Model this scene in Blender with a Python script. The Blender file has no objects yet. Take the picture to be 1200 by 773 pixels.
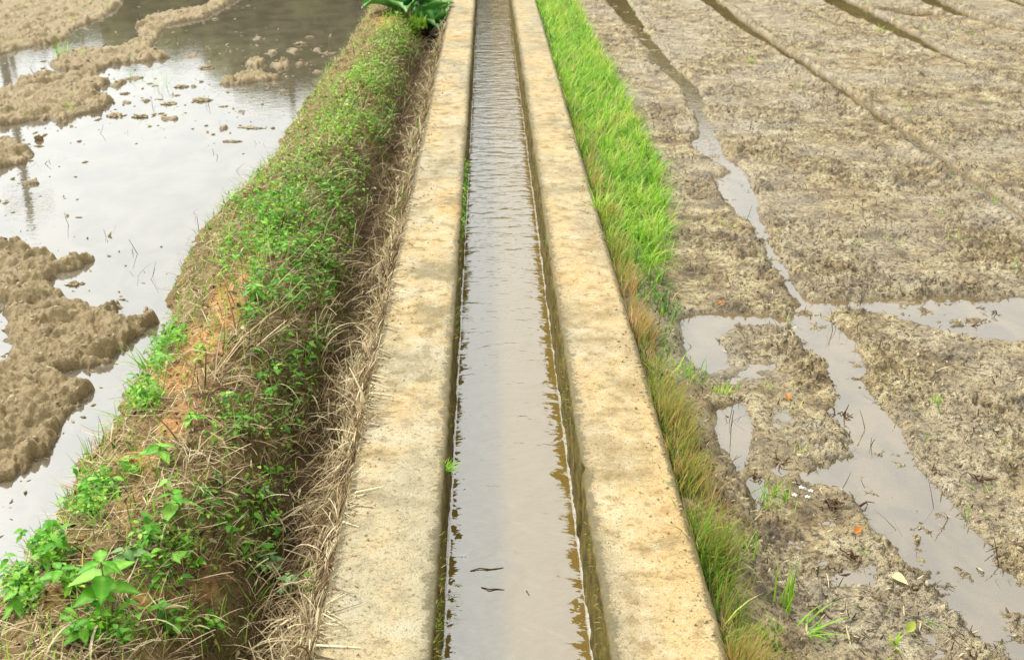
import bpy, math, random
import numpy as np
from mathutils import Vector, Matrix
random.seed(7)
rng = np.random.default_rng(11)
SC = bpy.context.scene
COL = SC.collection

# ------------------------------------------------------------------ camera model
CAMH = 1.6
FPX = 1333.0
TH = math.atan(584.5/FPX)
PS = math.atan(30*math.cos(TH)/FPX)
Fv = np.array([math.sin(PS)*math.cos(TH), math.cos(PS)*math.cos(TH), -math.sin(TH)])
Rv = np.array([math.cos(PS), -math.sin(PS), 0.0])
Uv = np.array([math.sin(PS)*math.sin(TH), math.cos(PS)*math.sin(TH), math.cos(TH)])
def P(px, py, z=0.0):
    d = Fv + Rv*((px-600)/FPX) + Uv*((386.5-py)/FPX)
    t = (z-CAMH)/d[2]
    return np.array([d[0]*t, d[1]*t, z])
def proj(x, y, z):
    X = np.stack([x, y, z-CAMH], -1)
    zc = np.maximum(X@Fv, 1e-3)
    return 600+FPX*(X@Rv)/zc, 386.5-FPX*(X@Uv)/zc

WL = -0.25      # left paddy water
WR = -0.165     # right field water
WC = -0.25      # channel water
XLO, XLI, XRI, XRO = -0.382, -0.1265, 0.2463, 0.50

# ------------------------------------------------------------------ noise
def _h(ix, iy, s):
    n = (ix.astype(np.int64)*374761393 + iy.astype(np.int64)*668265263 + s*2147483647) & 0xffffffff
    n = ((n ^ (n >> 13))*1274126177) & 0xffffffff
    n = ((n ^ (n >> 16))*2246822519) & 0xffffffff
    return ((n ^ (n >> 15)) & 0xffffff)/float(0xffffff)
def perlin(x, y, s=0):
    x = np.asarray(x, float); y = np.asarray(y, float)
    ix = np.floor(x); iy = np.floor(y); fx = x-ix; fy = y-iy
    u = fx*fx*fx*(fx*(fx*6-15)+10); v = fy*fy*fy*(fy*(fy*6-15)+10)
    def g(a, b):
        an = _h(ix+a, iy+b, s)*2*math.pi
        return np.cos(an)*(fx-a)+np.sin(an)*(fy-b)
    n0 = g(0,0)+(g(1,0)-g(0,0))*u; n1 = g(0,1)+(g(1,1)-g(0,1))*u
    return (n0+(n1-n0)*v)*1.5
def fbm(x, y, o=4, s=0, lac=2.03, gain=0.5):
    r = 0; a = 1.0; t = 0
    for i in range(o):
        r = r+a*perlin(x, y, s+i*17); t += a; a *= gain; x = x*lac+3.1; y = y*lac-1.7
    return r/t
def worley(x, y, s=0):
    ix = np.floor(x); iy = np.floor(y)
    f1 = np.full(x.shape, 9.0); f2 = np.full(x.shape, 9.0); idv = np.zeros(x.shape)
    for a in (-1,0,1):
        for b in (-1,0,1):
            cx = ix+a; cy = iy+b
            d = np.hypot(cx+_h(cx,cy,s)-x, cy+_h(cx,cy,s+5)-y)
            m = d < f1
            f2 = np.where(m, f1, np.minimum(f2, d)); idv = np.where(m, _h(cx,cy,s+9), idv); f1 = np.where(m, d, f1)
    return f1, f2, idv
def sm(a, b, x):
    t = np.clip((x-a)/(b-a), 0, 1); return t*t*(3-2*t)
def poly_sdf(x, y, pts):
    """negative inside"""
    d = np.full(x.shape, 1e9); ins = np.zeros(x.shape, bool)
    n = len(pts)
    for i in range(n):
        ax, ay = pts[i]; bx, by = pts[(i+1)%n]
        ex, ey = bx-ax, by-ay
        t = np.clip(((x-ax)*ex+(y-ay)*ey)/(ex*ex+ey*ey+1e-12), 0, 1)
        d = np.minimum(d, (x-ax-t*ex)**2+(y-ay-t*ey)**2)
        if abs(ey) > 1e-9:
            c = ((ay > y) != (by > y)) & (x < ex*(y-ay)/ey+ax)
            ins ^= c
    d = np.sqrt(d)
    return np.where(ins, -d, d)
def line_sdf(x, y, pts):
    d = np.full(x.shape, 1e9)
    for (ax, ay, aw), (bx, by, bw) in zip(pts[:-1], pts[1:]):
        ex, ey = bx-ax, by-ay
        t = np.clip(((x-ax)*ex+(y-ay)*ey)/(ex*ex+ey*ey+1e-12), 0, 1)
        d = np.minimum(d, np.hypot(x-ax-t*ex, y-ay-t*ey)-(aw+(bw-aw)*t))
    return d
def wpoly(px, z):
    return [tuple(P(a, b, z)[:2]) for a, b in px]
def wline(px, z):
    out = []
    for a, b, w in px:
        p = P(a, b, z); q = P(a+w, b, z)
        out.append((p[0], p[1], max(abs(q[0]-p[0])*0.45, .030)))
    return out

# ------------------------------------------------------------------ water bodies of the right field, land of the left field
R_POLY = [wpoly(p, WR) for p in (
 [(806,166),(828,150),(845,165),(852,183),(872,198),(886,218),(894,242),(892,262),(866,257),(850,238),(838,222),(833,208),(853,202),(835,190),(815,180)],
 [(925,360),(945,352),(1040,348),(1120,346),(1200,346),(1420,350),(1420,420),(1200,403),(1150,401),(1105,389),(1050,376),(990,364),(975,372),(1008,400),(1022,432),(1010,445),(1040,480),(1070,525),(1110,575),(1155,635),(1210,705),(1300,800),(1200,800),(1160,762),(1105,715),(1050,655),(1010,602),(985,575),(940,556),(965,548),(1000,535),(992,505),(970,482),(982,452),(948,408),(925,385)],
 [(786,372),(850,364),(925,372),(915,384),(860,384),(845,400),(855,430),(830,440),(800,432),(795,400)],
 [(835,478),(870,470),(885,500),(880,545),(862,570),(840,540),(832,505)],
 [(870,555),(895,560),(900,600),(888,625),(872,590)],
 [(1165,545),(1195,548),(1215,560),(1180,563)],
 [(690,-60),(712,-10),(700,5),(680,-5)],
)]
R_LINE = [wline(p, WR) for p in (
 [(700,-60,34),(722,0,30),(738,22,26),(757,48,20)],
 [(760,50,22),(768,62,24),(774,74,28),(792,88,22),(808,104,24),(820,126,22)],
 [(812,120,16),(826,145,20),(832,155,22)],
 [(770,127,16),(785,128,10)],
 [(888,262,18),(895,282,18),(907,302,22),(918,318,22),(928,338,14),(940,352,26)],
 [(780,-60,26),(830,0,22),(862,26,24),(900,50,16),(940,76,14),(985,107,16),(1010,126,14),(1060,158,18),(1100,188,16),(1150,226,18),(1197,258,14),(1260,300,18)],
 [(880,-50,26),(975,0,40),(1040,32,36),(1100,62,16),(1150,84,14),(1197,98,26),(1280,130,16)],
 [(1000,-50,30),(1085,0,34),(1130,20,24),(1200,40,20),(1290,70,20)],
 [(1050,15,40),(1080,18,60)],
 [(1145,-12,30),(1215,12,20)],
)]
L_POLY = [wpoly(p, WL) for p in (
 [(-90,280),(0,286),(42,294),(75,306),(108,305),(96,312),(66,320),(60,332),(72,348),(98,356),(118,366),(138,356),(132,372),(158,374),(184,377),(160,392),(140,405),(128,424),(104,436),(98,452),(110,455),(92,478),(76,500),(62,515),(40,540),(22,562),(-10,578),(-120,620),(-200,420)],
 [(-120,-20),(150,-30),(142,5),(120,22),(88,34),(78,46),(60,52),(22,58),(-10,68),(-120,90)],
 [(60,78),(72,64),(100,58),(140,56),(166,48),(160,32),(176,22),(205,14),(236,10),(258,-6),(285,-5),(240,22),(196,30),(186,44),(176,56),(200,68),(178,72),(132,76),(112,86),(66,82)],
 [(-40,112),(10,104),(28,94),(60,88),(108,90),(130,96),(112,106),(132,118),(118,130),(90,136),(76,146),(50,140),(20,146),(-30,152)],
 [(-60,168),(10,163),(26,170),(42,180),(30,192),(6,196),(-60,200)],
 [(256,98),(282,88),(318,87),(328,94),(300,97),(270,101)],
 [(318,76),(338,72),(342,80),(325,83)],
 [(284,78),(300,68),(312,74),(302,80)],
)]
L_HOLE = [wpoly(p, WL) for p in ([(-60,352),(4,356),(12,384),(6,400),(10,425),(-60,440)], [(66,438),(96,432),(108,440),(84,448)])]

ISL = []
for _a, _b, _c in ((225,66,7),(250,72,5),(262,62,4),(232,100,5),(176,100,6),(160,92,7),(150,120,5),(214,124,4),(276,108,5),(318,62,6),(345,60,7),(352,74,6),(310,104,4),(240,60,4),(204,112,4),(372,60,6),(140,98,8),(168,118,5),(280,132,3),(262,150,3),(200,140,3),(30,216,4),(300,46,5),(330,108,4),(390,62,5),(370,84,5)):
    _p = P(_a, _b, WL); _q = P(_a+_c, _b, WL); ISL.append((_p[0], _p[1], _q[0]-_p[0]))
LOWP = wpoly([(780,368),(935,362),(985,420),(990,520),(1010,600),(1070,680),(1160,800),(960,800),(900,640),(850,560),(800,440)], WR)
def island_factor(x, y):
    d = np.full(x.shape, 1e9)
    for p in L_POLY: d = np.minimum(d, poly_sdf(x, y, p))
    for p in L_HOLE: d = np.maximum(d, -poly_sdf(x, y, p))
    return d
def islets(x, y):
    d = np.full(x.shape, 1e9)
    for a, b, r in ISL: d = np.minimum(d, np.hypot(x-a, (y-b)*.6)-max(r*1.3, .045))
    return d
def trench(x, y):
    d = np.full(x.shape, 1e9)
    for p in R_LINE[5:]: d = np.minimum(d, line_sdf(x, y, p))
    return d
def puddle(x, y):
    d = np.full(x.shape, 1e9)
    for p in R_POLY: d = np.minimum(d, poly_sdf(x, y, p))
    for p in R_LINE: d = np.minimum(d, line_sdf(x, y, p)-.004)
    return d

EDGE = sorted([(P(a, b, WL)[1], P(a, b, WL)[0]) for a, b in ((435,0),(430,20),(398,70),(365,110),(342,150),(318,190),(285,230),(242,270),(215,310),(198,345),(206,372),(180,415),(152,460),(122,505),(98,545),(78,600),(52,655),(0,705))])
EY = np.array([e[0] for e in EDGE]); EX = np.array([e[1] for e in EDGE])
PU = np.array([-0.5,-0.12,0,.07,.2,.34,.44,.52,.62,.72,.80,.88,.92,1.2])
PZ = np.array([-0.5,-0.34,-.255,-.175,-.05,.0,.01,-.03,-.16,-.27,-.27,-.13,-.05,-.04])
def Hbund(x, y):
    ex = np.interp(y, EY, EX)+0.025*perlin(y*5, y*0+2.2, 3)
    u = (x-ex)/(XLO-ex)*0.93
    u = u+0.03*fbm(x*3, y*2.2, 2, 41)
    z = np.interp(u, PU, PZ)
    m = sm(-0.05, 0.1, u)*(1-0.6*sm(.8, .93, u))
    z = z+m*0.05*fbm(x*2.2, y*1.6, 3, 51)
    f1, f2, i = worley(x*11+0.6*perlin(x*9,y*9,1), y*11+0.6*perlin(x*9,y*9,2), 71)
    z = z+0.022*np.clip(0.8-f1*1.1, 0, 1)*(0.3+i)*(1-sm(.5, .7, u)*.7)
    f1, f2, i = worley(x*26+0.6*perlin(x*20,y*20,1), y*26+0.6*perlin(x*20,y*20,2), 72)
    z = z+0.011*np.clip(0.8-f1*1.1, 0, 1)*(0.3+i)
    z = z+0.006*fbm(x*50, y*50, 3, 61)
    return z, u
def Hbund_z(x, y): return Hbund(x, y)[0]

def Hground(x, y):
    n_mid = fbm(x*6, y*6, 4, 5)
    wx = x+0.02*perlin(x*14, y*14, 81); wy = y+0.02*perlin(x*14, y*14, 82)
    # ---- right field
    pd = puddle(x, y)+0.022*fbm(x*9, y*9, 4, 15)+0.022*fbm(x*3.3, y*3.3, 2, 16)+.010*fbm(x*40,y*40,2,17)
    low = sm(.05, -.10, poly_sdf(x, y, LOWP)+.05*fbm(x*4,y*4,2,18))
    c1, c2, ci = worley(wx*9, wy*9, 31)
    e1, e2, ei = worley(wx*21, wy*21, 32)
    g1, g2, gi = worley(wx*46, wy*46, 33)
    rough = 0.22+1.0*sm(-0.22, 0.2, fbm(x*1.9, y*1.9, 3, 91))
    clod = 0.014*np.clip(.9-c1*1.2, 0, 1)*ci+0.022*np.clip(.85-e1*1.15, 0, 1)*(ei**1.5+.05)+0.017*np.clip(.8-g1*1.1, 0, 1)*(gi**1.3+.1)-.010*sm(.62,.85,fbm(x*19,y*16,2,95)+.5)
    land = WR+0.012+0.012*n_mid+0.007*fbm(x*1.1, y*1.1, 2, 8)+clod*.95*rough+0.008*fbm(x*60, y*60, 3, 12)*rough+.009*fbm(x*22,y*22,2,14)*rough-.010*np.exp(-((e2-e1)/.07)**2)*rough*sm(-.1,.3,fbm(x*4,y*4,2,96))
    bank = 0.008*np.exp(-((pd-0.03)/0.03)**2)
    wet = WR-0.030+0.006*n_mid+0.008*fbm(x*14,y*5,3,19)
    dep = .024+.012*fbm(x*6,y*6,3,19)
    zr = land+bank-(dep+.35*(land-WR-.012))*(1-sm(-0.03, 0.02, pd))-low*.0085*(1+1.6*fbm(x*7,y*7,3,20))
    tq = trench(x, y)+.014*fbm(x*7, y*7, 3, 24)+.006*fbm(x*30, y*30, 2, 28)
    zr = zr-.045*(1-sm(-.012, .026, tq))+.012*np.exp(-((tq-.05)/.03)**2)
    # verge slope next to the concrete
    zr = zr+(0.09+0.02*n_mid)*(1-sm(XRO+0.02, XRO+0.30, x))
    # ---- left field
    ld = island_factor(x, y)+0.04*fbm(x*6, y*6, 4, 25)+.032*fbm(x*22, y*22, 3, 27)
    di = islets(x, y)+.10*fbm(x*11, y*9, 3, 26)
    sml = (di < ld)&(ld > .02); ld = np.minimum(ld, di+.01)
    lx = x+.045*perlin(x*6, y*6, 83)+.012*perlin(x*21, y*21, 85); ly = y+.045*perlin(x*6, y*6, 84)+.012*perlin(x*21, y*21, 86)
    k1, k2, ki = worley(lx*7, ly*7, 34); k3, k4, kj = worley(lx*15, ly*15, 35)
    rd = 1-np.abs(fbm(lx*8, ly*8, 3, 36))*2.6; rd2 = 1-np.abs(fbm(lx*22, ly*22, 2, 37))*2.4
    big = .050*np.clip((k2-k1)*1.5, 0, .6)*(ki*1.2+.15)+.026*np.clip((k4-k3)*1.5, 0, .6)*(kj+.2)+.020*rd*(ki+.3)+.008*rd2+.010*np.clip(.8-g1*1.1, 0, 1)*gi
    isl = WL+0.004+np.where(sml, big*.22, big*.85)+0.022*n_mid+0.012*fbm(x*50, y*50, 3, 13)
    bed = WL-0.05+0.012*n_mid
    zl = isl-(.07+.55*(isl-WL-.004))*(1-sm(0.04, -0.03, ld))
    z = np.where(x > 0, zr, zl)
    # fade detail in the far distance, sink below the channel and the bund
    far = sm(16, 30, y)
    z = z*(1-far)+far*np.where(x > 0, WR+0.01, WL-0.03+0.04*(perlin(x*.3, y*.1, 4) > 0.15))
    z = np.where((x > XLO-0.75) & (x < XLO+0.06), np.minimum(z, -0.45), z)
    z = np.where((x > XLO) & (x < XRO-0.05), -0.75, z)
    return z, pd, ld
def Hg(x, y): return Hground(x, y)[0]

# ------------------------------------------------------------------ object helpers
def prop(o, label=None, cat=None, group=None, kind=None):
    if label: o['label'] = label
    if cat: o['category'] = cat
    if group: o['group'] = group
    if kind: o['kind'] = kind
    return o
def mesh_np(name, V, F, mat=None, parent=None, smooth=True, attrs=None, loc=None):
    """V (n,3); F list of arrays (m,k)"""
    if not isinstance(F, (list, tuple)): F = [F]
    F = [np.asarray(f, np.int64) for f in F if len(f)]
    me = bpy.data.meshes.new(name)
    V = np.asarray(V, np.float32)
    nl = sum(f.size for f in F); npol = sum(len(f) for f in F)
    me.vertices.add(len(V)); me.vertices.foreach_set('co', V.ravel())
    me.loops.add(nl); me.polygons.add(npol)
    me.loops.foreach_set('vertex_index', np.concatenate([f.ravel() for f in F]).astype(np.int32))
    tot = np.concatenate([np.full(len(f), f.shape[1]) for f in F])
    st = np.concatenate([[0], np.cumsum(tot)[:-1]])
    me.polygons.foreach_set('loop_start', st.astype(np.int32))
    me.polygons.foreach_set('use_smooth', np.full(npol, smooth))
    me.update(calc_edges=True); me.validate()
    if attrs:
        for k, a in attrs.items():
            at = me.attributes.new(k, 'FLOAT', 'POINT'); at.data.foreach_set('value', np.asarray(a, np.float32))
    o = bpy.data.objects.new(name, me); COL.objects.link(o)
    if mat: me.materials.append(mat)
    if parent is not None: o.parent = parent
    if loc is not None: o.location = loc
    return o
def empty(name, loc, rz=0):
    o = bpy.data.objects.new(name, None); COL.objects.link(o)
    o.location = loc; o.rotation_euler = (0, 0, rz); o.empty_display_size = 0.05
    return o
def grid_faces(nr, nc):
    a = (np.arange(nr-1)[:, None]*nc+np.arange(nc-1)[None]).ravel()
    return np.stack([a, a+1, a+nc+1, a+nc], 1)

def blades(base, az, lean, length, width, curl, seg=4, twist=None, tip=0.08, z_follow=None):
    """ribbons folded in a shallow V; lean = start angle from vertical, curl = extra bending along the blade"""
    n = len(base); k = seg+1
    t = np.linspace(0, 1, k)
    ang = lean[:, None]+curl[:, None]*t[None]
    ds = length[:, None]/seg
    hx = np.concatenate([np.zeros((n,1)), np.cumsum(np.sin(ang[:, :-1])*ds, 1)], 1)
    hz = np.concatenate([np.zeros((n,1)), np.cumsum(np.cos(ang[:, :-1])*ds, 1)], 1)
    ca, sa = np.cos(az)[:, None], np.sin(az)[:, None]
    C = np.stack([base[:,0:1]+hx*ca, base[:,1:2]+hx*sa, base[:,2:3]+hz], -1)
    if z_follow is not None:
        zf = z_follow(C[..., 0].ravel(), C[..., 1].ravel()).reshape(n, k)
        C[..., 2] = np.maximum(C[..., 2], zf+0.003)
    w = width[:, None]*(1-(1-tip)*t[None]**1.7)*0.5*np.minimum(1, .6+t[None]*2)
    tw = (twist if twist is not None else np.zeros(n))[:, None]
    px = -np.sin(az[:, None]+tw); py = np.cos(az[:, None]+tw)
    L = C.copy(); Rr = C.copy()
    L[...,0] += px*w; L[...,1] += py*w; Rr[...,0] -= px*w; Rr[...,1] -= py*w
    V = np.stack([L, Rr], 2).reshape(-1, 3)
    b = (np.arange(n)*k*2)[:, None]+(np.arange(seg)*2)[None]
    b = b.ravel()
    F = np.stack([b, b+1, b+3, b+2], 1)
    tt = np.tile(np.repeat(t, 2), n)
    return V, F, tt, k*2
def rot_mats(az, pitch, roll):
    ca, sa = np.cos(az), np.sin(az); cp, sp = np.cos(pitch), np.sin(pitch); cr, sr = np.cos(roll), np.sin(roll)
    z = np.zeros_like(ca); o = np.ones_like(ca)
    Rz = np.stack([ca,-sa,z, sa,ca,z, z,z,o], -1).reshape(-1,3,3)
    Ry = np.stack([cp,z,sp, z,o,z, -sp,z,cp], -1).reshape(-1,3,3)
    Rx = np.stack([o,z,z, z,cr,-sr, z,sr,cr], -1).reshape(-1,3,3)
    return Rz@Ry@Rx
def scatter(tV, tF, pos, M, scale):
    """tV (m,3), tF (f,k)"""
    n = len(pos); m = len(tV)
    if np.ndim(scale) == 1: scale = scale[:, None]*np.ones(3)
    V = np.einsum('nij,nmj->nmi', M, tV[None]*scale[:, None, :])+pos[:, None, :]
    F = (tF[None]+(np.arange(n)*m)[:, None, None]).reshape(-1, tF.shape[1])
    return V.reshape(-1, 3), F
def leaf_template(L=1.0, W=0.6, n=5, cup=0.12, droop=0.25, tooth=0.0):
    """ovate leaf along +x, folded at the midrib"""
    t = np.linspace(0, 1, n+1)
    w = W*0.5*np.sin(math.pi*np.clip(t, 0, 1)**0.72)**0.9
    w[0] = W*.03; w[-1] = 0.0
    w = w*(1+tooth*np.where(np.arange(n+1) % 2 == 0, -1, 1))
    z = -droop*t**2
    mid = np.stack([t*L, 0*t, z], 1)
    le = np.stack([t*L-0.04*L*(w > 0), w, z+cup*w*2], 1); ri = np.stack([t*L-0.04*L*(w > 0), -w, z+cup*w*2], 1)
    V = np.concatenate([mid, le, ri])
    k = n+1; F = []
    for i in range(n):
        F.append((i, i+1, k+i+1, k+i)); F.append((i, 2*k+i, 2*k+i+1, i+1))
    return V, np.array(F)
def ico_t(sub=1):
    import bmesh
    bm = bmesh.new(); bmesh.ops.create_icosphere(bm, subdivisions=sub, radius=1)
    V = np.array([v.co[:] for v in bm.verts]); F = np.array([[v.index for v in f.verts] for f in bm.faces]); bm.free()
    return V, F
def tube_np(pts, rads, n=7, cap=True):
    pts = np.asarray(pts, float); k = len(pts)
    V = []; 
    for i in range(k):
        d = pts[min(i+1, k-1)]-pts[max(i-1, 0)]; d = d/(np.linalg.norm(d)+1e-9)
        a = np.cross(d, [0.3, 0.2, 0.93] if abs(d[2]) < .9 else [1, 0, 0]); a /= np.linalg.norm(a); b = np.cross(d, a)
        for j in range(n):
            th = 2*math.pi*j/n
            V.append(pts[i]+rads[i]*(math.cos(th)*a+math.sin(th)*b))
    F = []
    for i in range(k-1):
        for j in range(n):
            F.append((i*n+j, i*n+(j+1)%n, (i+1)*n+(j+1)%n, (i+1)*n+j))
    return np.array(V), np.array(F)

# ------------------------------------------------------------------ materials
def s2l(r, g, b):
    f = lambda c: (c/255/12.92) if c/255 <= .04045 else ((c/255+.055)/1.055)**2.4
    return (f(r), f(g), f(b), 1)
class NT:
    def __init__(self, name):
        self.m = bpy.data.materials.new(name); self.m.use_nodes = True
        self.t = self.m.node_tree; self.n = self.t.nodes; self.n.clear()
        self.out = self.n.new('ShaderNodeOutputMaterial')
    def node(self, ty, **kw):
        x = self.n.new(ty)
        for k, v in kw.items():
            if k.startswith('i_'): x.inputs[k[2:].replace('_', ' ')].default_value = v
            else: setattr(x, k, v)
        return x
    def link(self, a, b): self.t.links.new(a, b)
    def pos(self, scale=(1,1,1)):
        g = self.node('ShaderNodeNewGeometry')
        mp = self.node('ShaderNodeMapping'); mp.inputs['Scale'].default_value = scale
        self.link(g.outputs['Position'], mp.inputs['Vector']); return mp.outputs[0]
    def noise(self, vec, scale, detail=4, rough=.55, dist=0.0):
        x = self.node('ShaderNodeTexNoise'); x.inputs['Scale'].default_value = scale; x.inputs['Detail'].default_value = detail
        x.inputs['Roughness'].default_value = rough; x.inputs['Distortion'].default_value = dist
        if vec is not None: self.link(vec, x.inputs['Vector'])
        return x.outputs['Fac']
    def ramp(self, fac, stops, interp='LINEAR'):
        x = self.node('ShaderNodeValToRGB'); e = x.color_ramp.elements; x.color_ramp.interpolation = interp
        while len(e) < len(stops): e.new(0.5)
        for el, (p, c) in zip(e, stops):
            el.position = p; el.color = c if not isinstance(c, (int, float)) else (c, c, c, 1)
        self.link(fac, x.inputs[0]); return x.outputs['Color']
    def mix(self, fac, a, b, mode='MIX'):
        x = self.node('ShaderNodeMix'); x.data_type = 'RGBA'; x.blend_type = mode
        for s, v in ((x.inputs[0], fac), (x.inputs[6], a), (x.inputs[7], b)):
            if hasattr(v, 'node'): self.link(v, s)
            else: s.default_value = v
        return x.outputs[2]
    def math(self, op, a, b=0.0, clamp=False):
        x = self.node('ShaderNodeMath'); x.operation = op; x.use_clamp = clamp
        for s, v in ((x.inputs[0], a), (x.inputs[1], b)):
            if hasattr(v, 'node'): self.link(v, s)
            else: s.default_value = v
        return x.outputs[0]
    def attr(self, name):
        return self.node('ShaderNodeAttribute', attribute_name=name).outputs['Fac']
    def bump(self, h, dist, strength=1.0, nrm=None):
        x = self.node('ShaderNodeBump'); x.inputs['Distance'].default_value = dist; x.inputs['Strength'].default_value = strength
        self.link(h, x.inputs['Height'])
        if nrm is not None: self.link(nrm, x.inputs['Normal'])
        return x.outputs[0]
    def principled(self, col, rough=.8, nrm=None, **kw):
        x = self.node('ShaderNodeBsdfPrincipled')
        for s, v in ((x.inputs['Base Color'], col), (x.inputs['Roughness'], rough)):
            if hasattr(v, 'node'): self.link(v, s)
            else: s.default_value = v
        if nrm is not None: self.link(nrm, x.inputs['Normal'])
        for k, v in kw.items(): x.inputs[k.replace('_', ' ')].default_value = v
        self.link(x.outputs[0], self.out.inputs[0]); return x

def mat_mud():
    N = NT('field_mud'); p = N.pos()
    big = N.noise(p, 1.4, 4, .6); mid = N.noise(p, 9, 5, .6); fin = N.noise(p, 55, 5, .65); vf = N.noise(p, 190, 3, .6)
    c = N.ramp(mid, [(0.34, s2l(96,78,46)), (0.46, s2l(152,128,84)), (0.58, s2l(184,163,116)), (0.72, s2l(208,192,152))])
    c = N.mix(N.math('MULTIPLY', N.ramp(big, [(0.42, 0.0), (0.62, 1.0)]), 0.5), c, s2l(176,166,144))
    c = N.mix(N.ramp(fin, [(0.36, .95), (0.50, 0.0)]), c, s2l(70,54,30))  # dark specks, with the shade of small pits painted into the colour
    c = N.mix(N.ramp(vf, [(0.34, .75), (0.46, 0.0)]), c, s2l(66,50,28))
    c = N.mix(N.ramp(N.attr('left'), [(0, 0.0), (1, 1.0)]), c, N.mix(fin, s2l(116,92,50), s2l(180,156,106)))  # left mud: pits painted darker to stand in for their shade
    # orange brown tint of the shallow silt in the furrows, damp mud close to the water
    c = N.mix(N.math('MULTIPLY', N.attr('damp'), N.math('ADD', .35, N.math('MULTIPLY', N.attr('left'), .35))), c, s2l(104,84,48))
    c = N.mix(N.math('MULTIPLY', N.attr('silt'), 0.8), c, s2l(196,168,128))
    rough = N.ramp(N.attr('damp'), [(0, .62), (1, .30)])
    b = N.bump(fin, .02, 1.); b = N.bump(vf, .007, 1., b)
    N.principled(c, rough, b, Specular_IOR_Level=.55); return N.m
def mat_bund():
    N = NT('bund_soil'); p = N.pos()
    mid = N.noise(p, 8, 5, .6); fin = N.noise(p, 45, 5, .65); vf = N.noise(p, 160, 3, .6)
    c = N.ramp(mid, [(0.3, s2l(80,62,32)), (0.52, s2l(126,102,60)), (0.75, s2l(160,138,90))])
    red = N.ramp(fin, [(0.3, s2l(150,96,48)), (0.7, s2l(208,158,98))])
    c = N.mix(N.attr('red'), c, red)
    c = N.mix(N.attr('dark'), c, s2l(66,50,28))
    c = N.mix(N.attr('mossy'), c, s2l(98,98,30))
    c = N.mix(N.ramp(fin, [(0.32, .7), (0.48, 0.0)]), c, s2l(60,44,24))
    c = N.mix(N.ramp(vf, [(0.55, 0.0), (0.75, .5)]), c, s2l(190,170,130))
    b = N.bump(fin, .014, .9); b = N.bump(vf, .005, .9, b)
    N.principled(c, .85, b, Specular_IOR_Level=.2); return N.m
def mat_concrete():
    N = NT('weathered_concrete'); p = N.pos(); ps = N.pos((1, .45, 1))
    big = N.noise(ps, 3.0, 5, .6, .4); big2 = N.noise(N.pos((.7, 1, 1)), 4.6, 5, .62, .3); mid = N.noise(p, 17, 5, .65)
    fin = N.noise(p, 75, 5, .7); vf = N.noise(p, 260, 3, .6)
    c = N.ramp(big, [(0.30, s2l(134,122,98)), (0.44, s2l(164,148,118)), (0.55, s2l(180,156,114)), (0.68, s2l(184,146,98))])
    c = N.mix(N.ramp(big2, [(0.53, 0.0), (0.66, .5)]), c, s2l(196,188,168))
    c = N.mix(N.ramp(big2, [(0.36, .85), (0.47, 0.0)]), c, s2l(126,112,80))
    c = N.mix(N.ramp(mid, [(0.38, .75), (0.48, 0.0)]), c, s2l(120,102,66))
    c = N.mix(N.ramp(mid, [(0.54, 0.0), (0.68, .6)]), c, s2l(200,190,164))
    c = N.mix(N.math('MULTIPLY', N.attr('warm'), .4), c, N.mix(mid, s2l(180,146,92), s2l(220,190,140)))
    c = N.mix(N.math('MULTIPLY', N.attr('grey'), .75), c, N.mix(fin, s2l(118,108,82), s2l(190,182,158)))
    c = N.mix(N.ramp(fin, [(0.36, .6), (0.45, 0.0)]), c, s2l(92,78,48))
    c = N.mix(N.ramp(vf, [(0.62, 0.0), (0.72, .5)]), c, s2l(240,228,200))
    c = N.mix(N.ramp(vf, [(0.34, .7), (0.42, 0.0)]), c, s2l(80,64,38))
    # black and grey algae creeping in from the edges
    e = N.attr('rim')
    k = N.math('ADD', e, N.math('MULTIPLY', N.math('SUBTRACT', mid, .5), 2.6)); k = N.math('SUBTRACT', N.math('ADD', k, N.math('MULTIPLY', N.math('SUBTRACT', fin, .5), 2.4)), 0.42)
    k = N.math('MULTIPLY', k, 2.6, True)
    c = N.mix(N.math('MULTIPLY', k, 0.8), c, N.mix(fin, s2l(44,38,22), s2l(112,102,72)))
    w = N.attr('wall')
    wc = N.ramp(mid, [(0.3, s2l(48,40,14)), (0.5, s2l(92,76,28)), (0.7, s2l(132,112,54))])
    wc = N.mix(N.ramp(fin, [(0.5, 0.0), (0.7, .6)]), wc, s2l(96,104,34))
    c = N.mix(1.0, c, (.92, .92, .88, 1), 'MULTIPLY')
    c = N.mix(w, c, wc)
    b = N.bump(mid, .006, .5); b = N.bump(fin, .004, .9, b); b = N.bump(vf, .0015, .9, b)
    N.principled(c, .85, b, Specular_IOR_Level=.25); return N.m
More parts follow.
